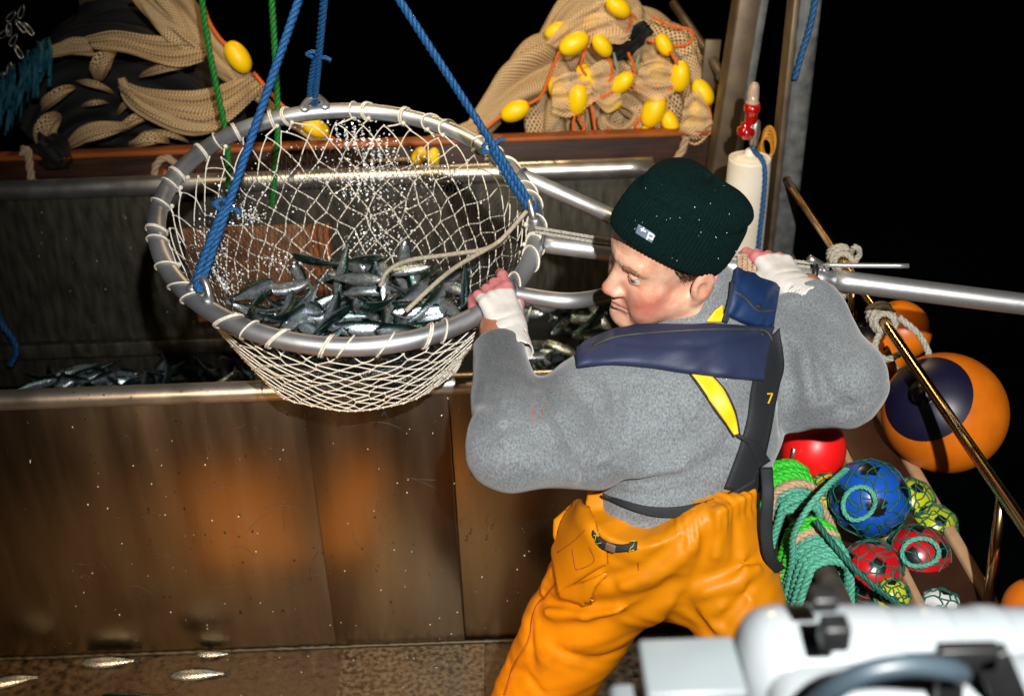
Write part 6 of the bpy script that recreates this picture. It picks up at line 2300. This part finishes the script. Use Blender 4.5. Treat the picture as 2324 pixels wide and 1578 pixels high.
rng = np.random.default_rng(5)
pr = []
for cx_, cy_, sx, sy, nn in ((790, 310, 24, 18, 70), (850, 345, 26, 22, 80), (850, 400, 22, 40, 100), (800, 420, 30, 30, 60), (880, 480, 40, 30, 60), (568, 490, 14, 10, 40),
                             (480, 560, 22, 36, 90), (530, 460, 14, 20, 34), (960, 390, 40, 30, 40), (845, 545, 40, 20, 60), (900, 580, 60, 16, 70), (640, 590, 30, 14, 40),
                             (760, 300, 90, 30, 40), (700, 380, 90, 60, 60), (500, 640, 30, 25, 60), (1000, 430, 60, 50, 40), (600, 420, 60, 40, 40)):
    for k in range(int(nn * (2.6 if sx < 50 else 0.7))):
        q = bag_at(cx_ + rng.normal() * sx, cy_ + rng.normal() * sy) + rng.normal(size=3) * 0.004
        nv_ = nrm(rng.normal(size=3) * 0.75 + np.array([0.1, -1.0, 0.6]))
        h_ = nrm(np.cross(nv_, rng.normal(size=3)))
        w_ = np.cross(nv_, h_)
        r = rng.uniform(0.0008, 0.0034)
        a_ = np.linspace(0, 2 * np.pi, 7, endpoint=False)
        rim = q + r * (np.cos(a_)[:, None] * h_ + np.sin(a_)[:, None] * w_)
        top = rim + nv_ * 0.0005
        Vt = np.vstack([rim, top])
        Ft = [list(range(6, -1, -1)), list(range(7, 14))] + [[i_, (i_ + 1) % 7, 7 + (i_ + 1) % 7, 7 + i_] for i_ in range(7)]
        pr.append((Vt, Ft))
V, F = merge(pr)
tag(mk("fish_scales", V, F, m_scale, smooth=False), kind="stuff")
tag(bpy.data.objects["fish_scales"], "glinting fish scales stuck in the hoop's netting", "fish scales")
# drops and pits on the steel front, the rim and in the heap
pr = []
for k in range(170):
    x, z = rng.uniform(-1.6, 0.25), rng.uniform(DECK + 0.02, RZ - 0.05)
    r = rng.uniform(0.0012, 0.0038) * (1 if rng.random() < 0.8 else 1.4)
    V, F = ball((x, YW - 0.002, z), (r, r * 0.5, r * rng.uniform(1, 1.7)), 8, 6)
    pr.append((V, F))
for k in range(60):
    x = rng.uniform(-1.5, 0.2)
    b_ = rng.uniform(-0.6, 1.2)
    r = rng.uniform(0.0015, 0.004)
    V, F = ball((x, YW + 0.006 - 0.030 * math.cos(b_), RZ + 0.012 + 0.031 * math.sin(b_)), r, 8, 6)
    pr.append((V, F))
for k in range(160):
    x, Y = rng.uniform(-1.6, 0.2), rng.uniform(2.5, YW - 0.02)
    r = rng.uniform(0.001, 0.003)
    V, F = ball((x, Y, DECK + 0.001), (r, r, r * 0.5), 8, 6)
    pr.append((V, F))
for k in range(160):
    x, z = rng.uniform(-2.1, -0.6), rng.uniform(0.3, RB - 0.05)
    r = rng.uniform(0.001, 0.0032)
    V, F = ball((x, YB - 0.003, z), (r, r * 0.5, r), 8, 6)
    pr.append((V, F))
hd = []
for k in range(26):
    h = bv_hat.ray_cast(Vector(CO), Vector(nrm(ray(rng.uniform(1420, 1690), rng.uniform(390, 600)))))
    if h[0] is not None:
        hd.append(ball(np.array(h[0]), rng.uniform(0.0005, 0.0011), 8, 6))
o = mk("droplets", *merge(hd), m_scale, hat)  # opaque white beads: the drops' glints put into the colour
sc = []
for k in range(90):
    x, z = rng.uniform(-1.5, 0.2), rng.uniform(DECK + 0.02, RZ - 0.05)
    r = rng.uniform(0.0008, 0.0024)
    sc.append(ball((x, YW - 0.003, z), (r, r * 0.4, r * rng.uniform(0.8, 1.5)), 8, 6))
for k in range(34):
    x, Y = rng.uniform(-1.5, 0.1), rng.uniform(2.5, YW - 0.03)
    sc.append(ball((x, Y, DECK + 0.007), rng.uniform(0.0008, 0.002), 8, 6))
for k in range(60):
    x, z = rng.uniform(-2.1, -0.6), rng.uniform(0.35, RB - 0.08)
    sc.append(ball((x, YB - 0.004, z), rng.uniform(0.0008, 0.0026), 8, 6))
tag(mk("drop_glints", *merge(sc), m_scale), "tiny white specks painted as glints of drops on the steel tank and deck", "fish scales", kind="stuff")  # bright glints of the drops, put in as white specks
sc = []
for k in range(46):
    x, z, a_ = rng.uniform(-1.45, 0.1), rng.uniform(0.1, RZ - 0.08), rng.normal() * 0.5 if rng.random() < 0.6 else PI / 2 + rng.normal() * 0.2
    ln, cv = rng.uniform(0.02, 0.13), rng.normal() * 0.012
    d_ = np.array([math.cos(a_), 0, math.sin(a_)])
    n_ = np.array([-d_[2], 0, d_[0]])
    p_ = np.array([x, YW - 0.0018, z])
    sc.append(tube(spline([p_, p_ + d_ * ln * 0.5 + n_ * cv, p_ + d_ * ln], 10), rng.uniform(0.0003, 0.0006), 4))
mk("scratches", *merge(sc), m_galv, tank)
V, F = merge(pr)
o = mk("water_drops", V, F, m_drop)
tag(o, "water drops splashed on steel, deck and hat", "water drops", kind="stuff")
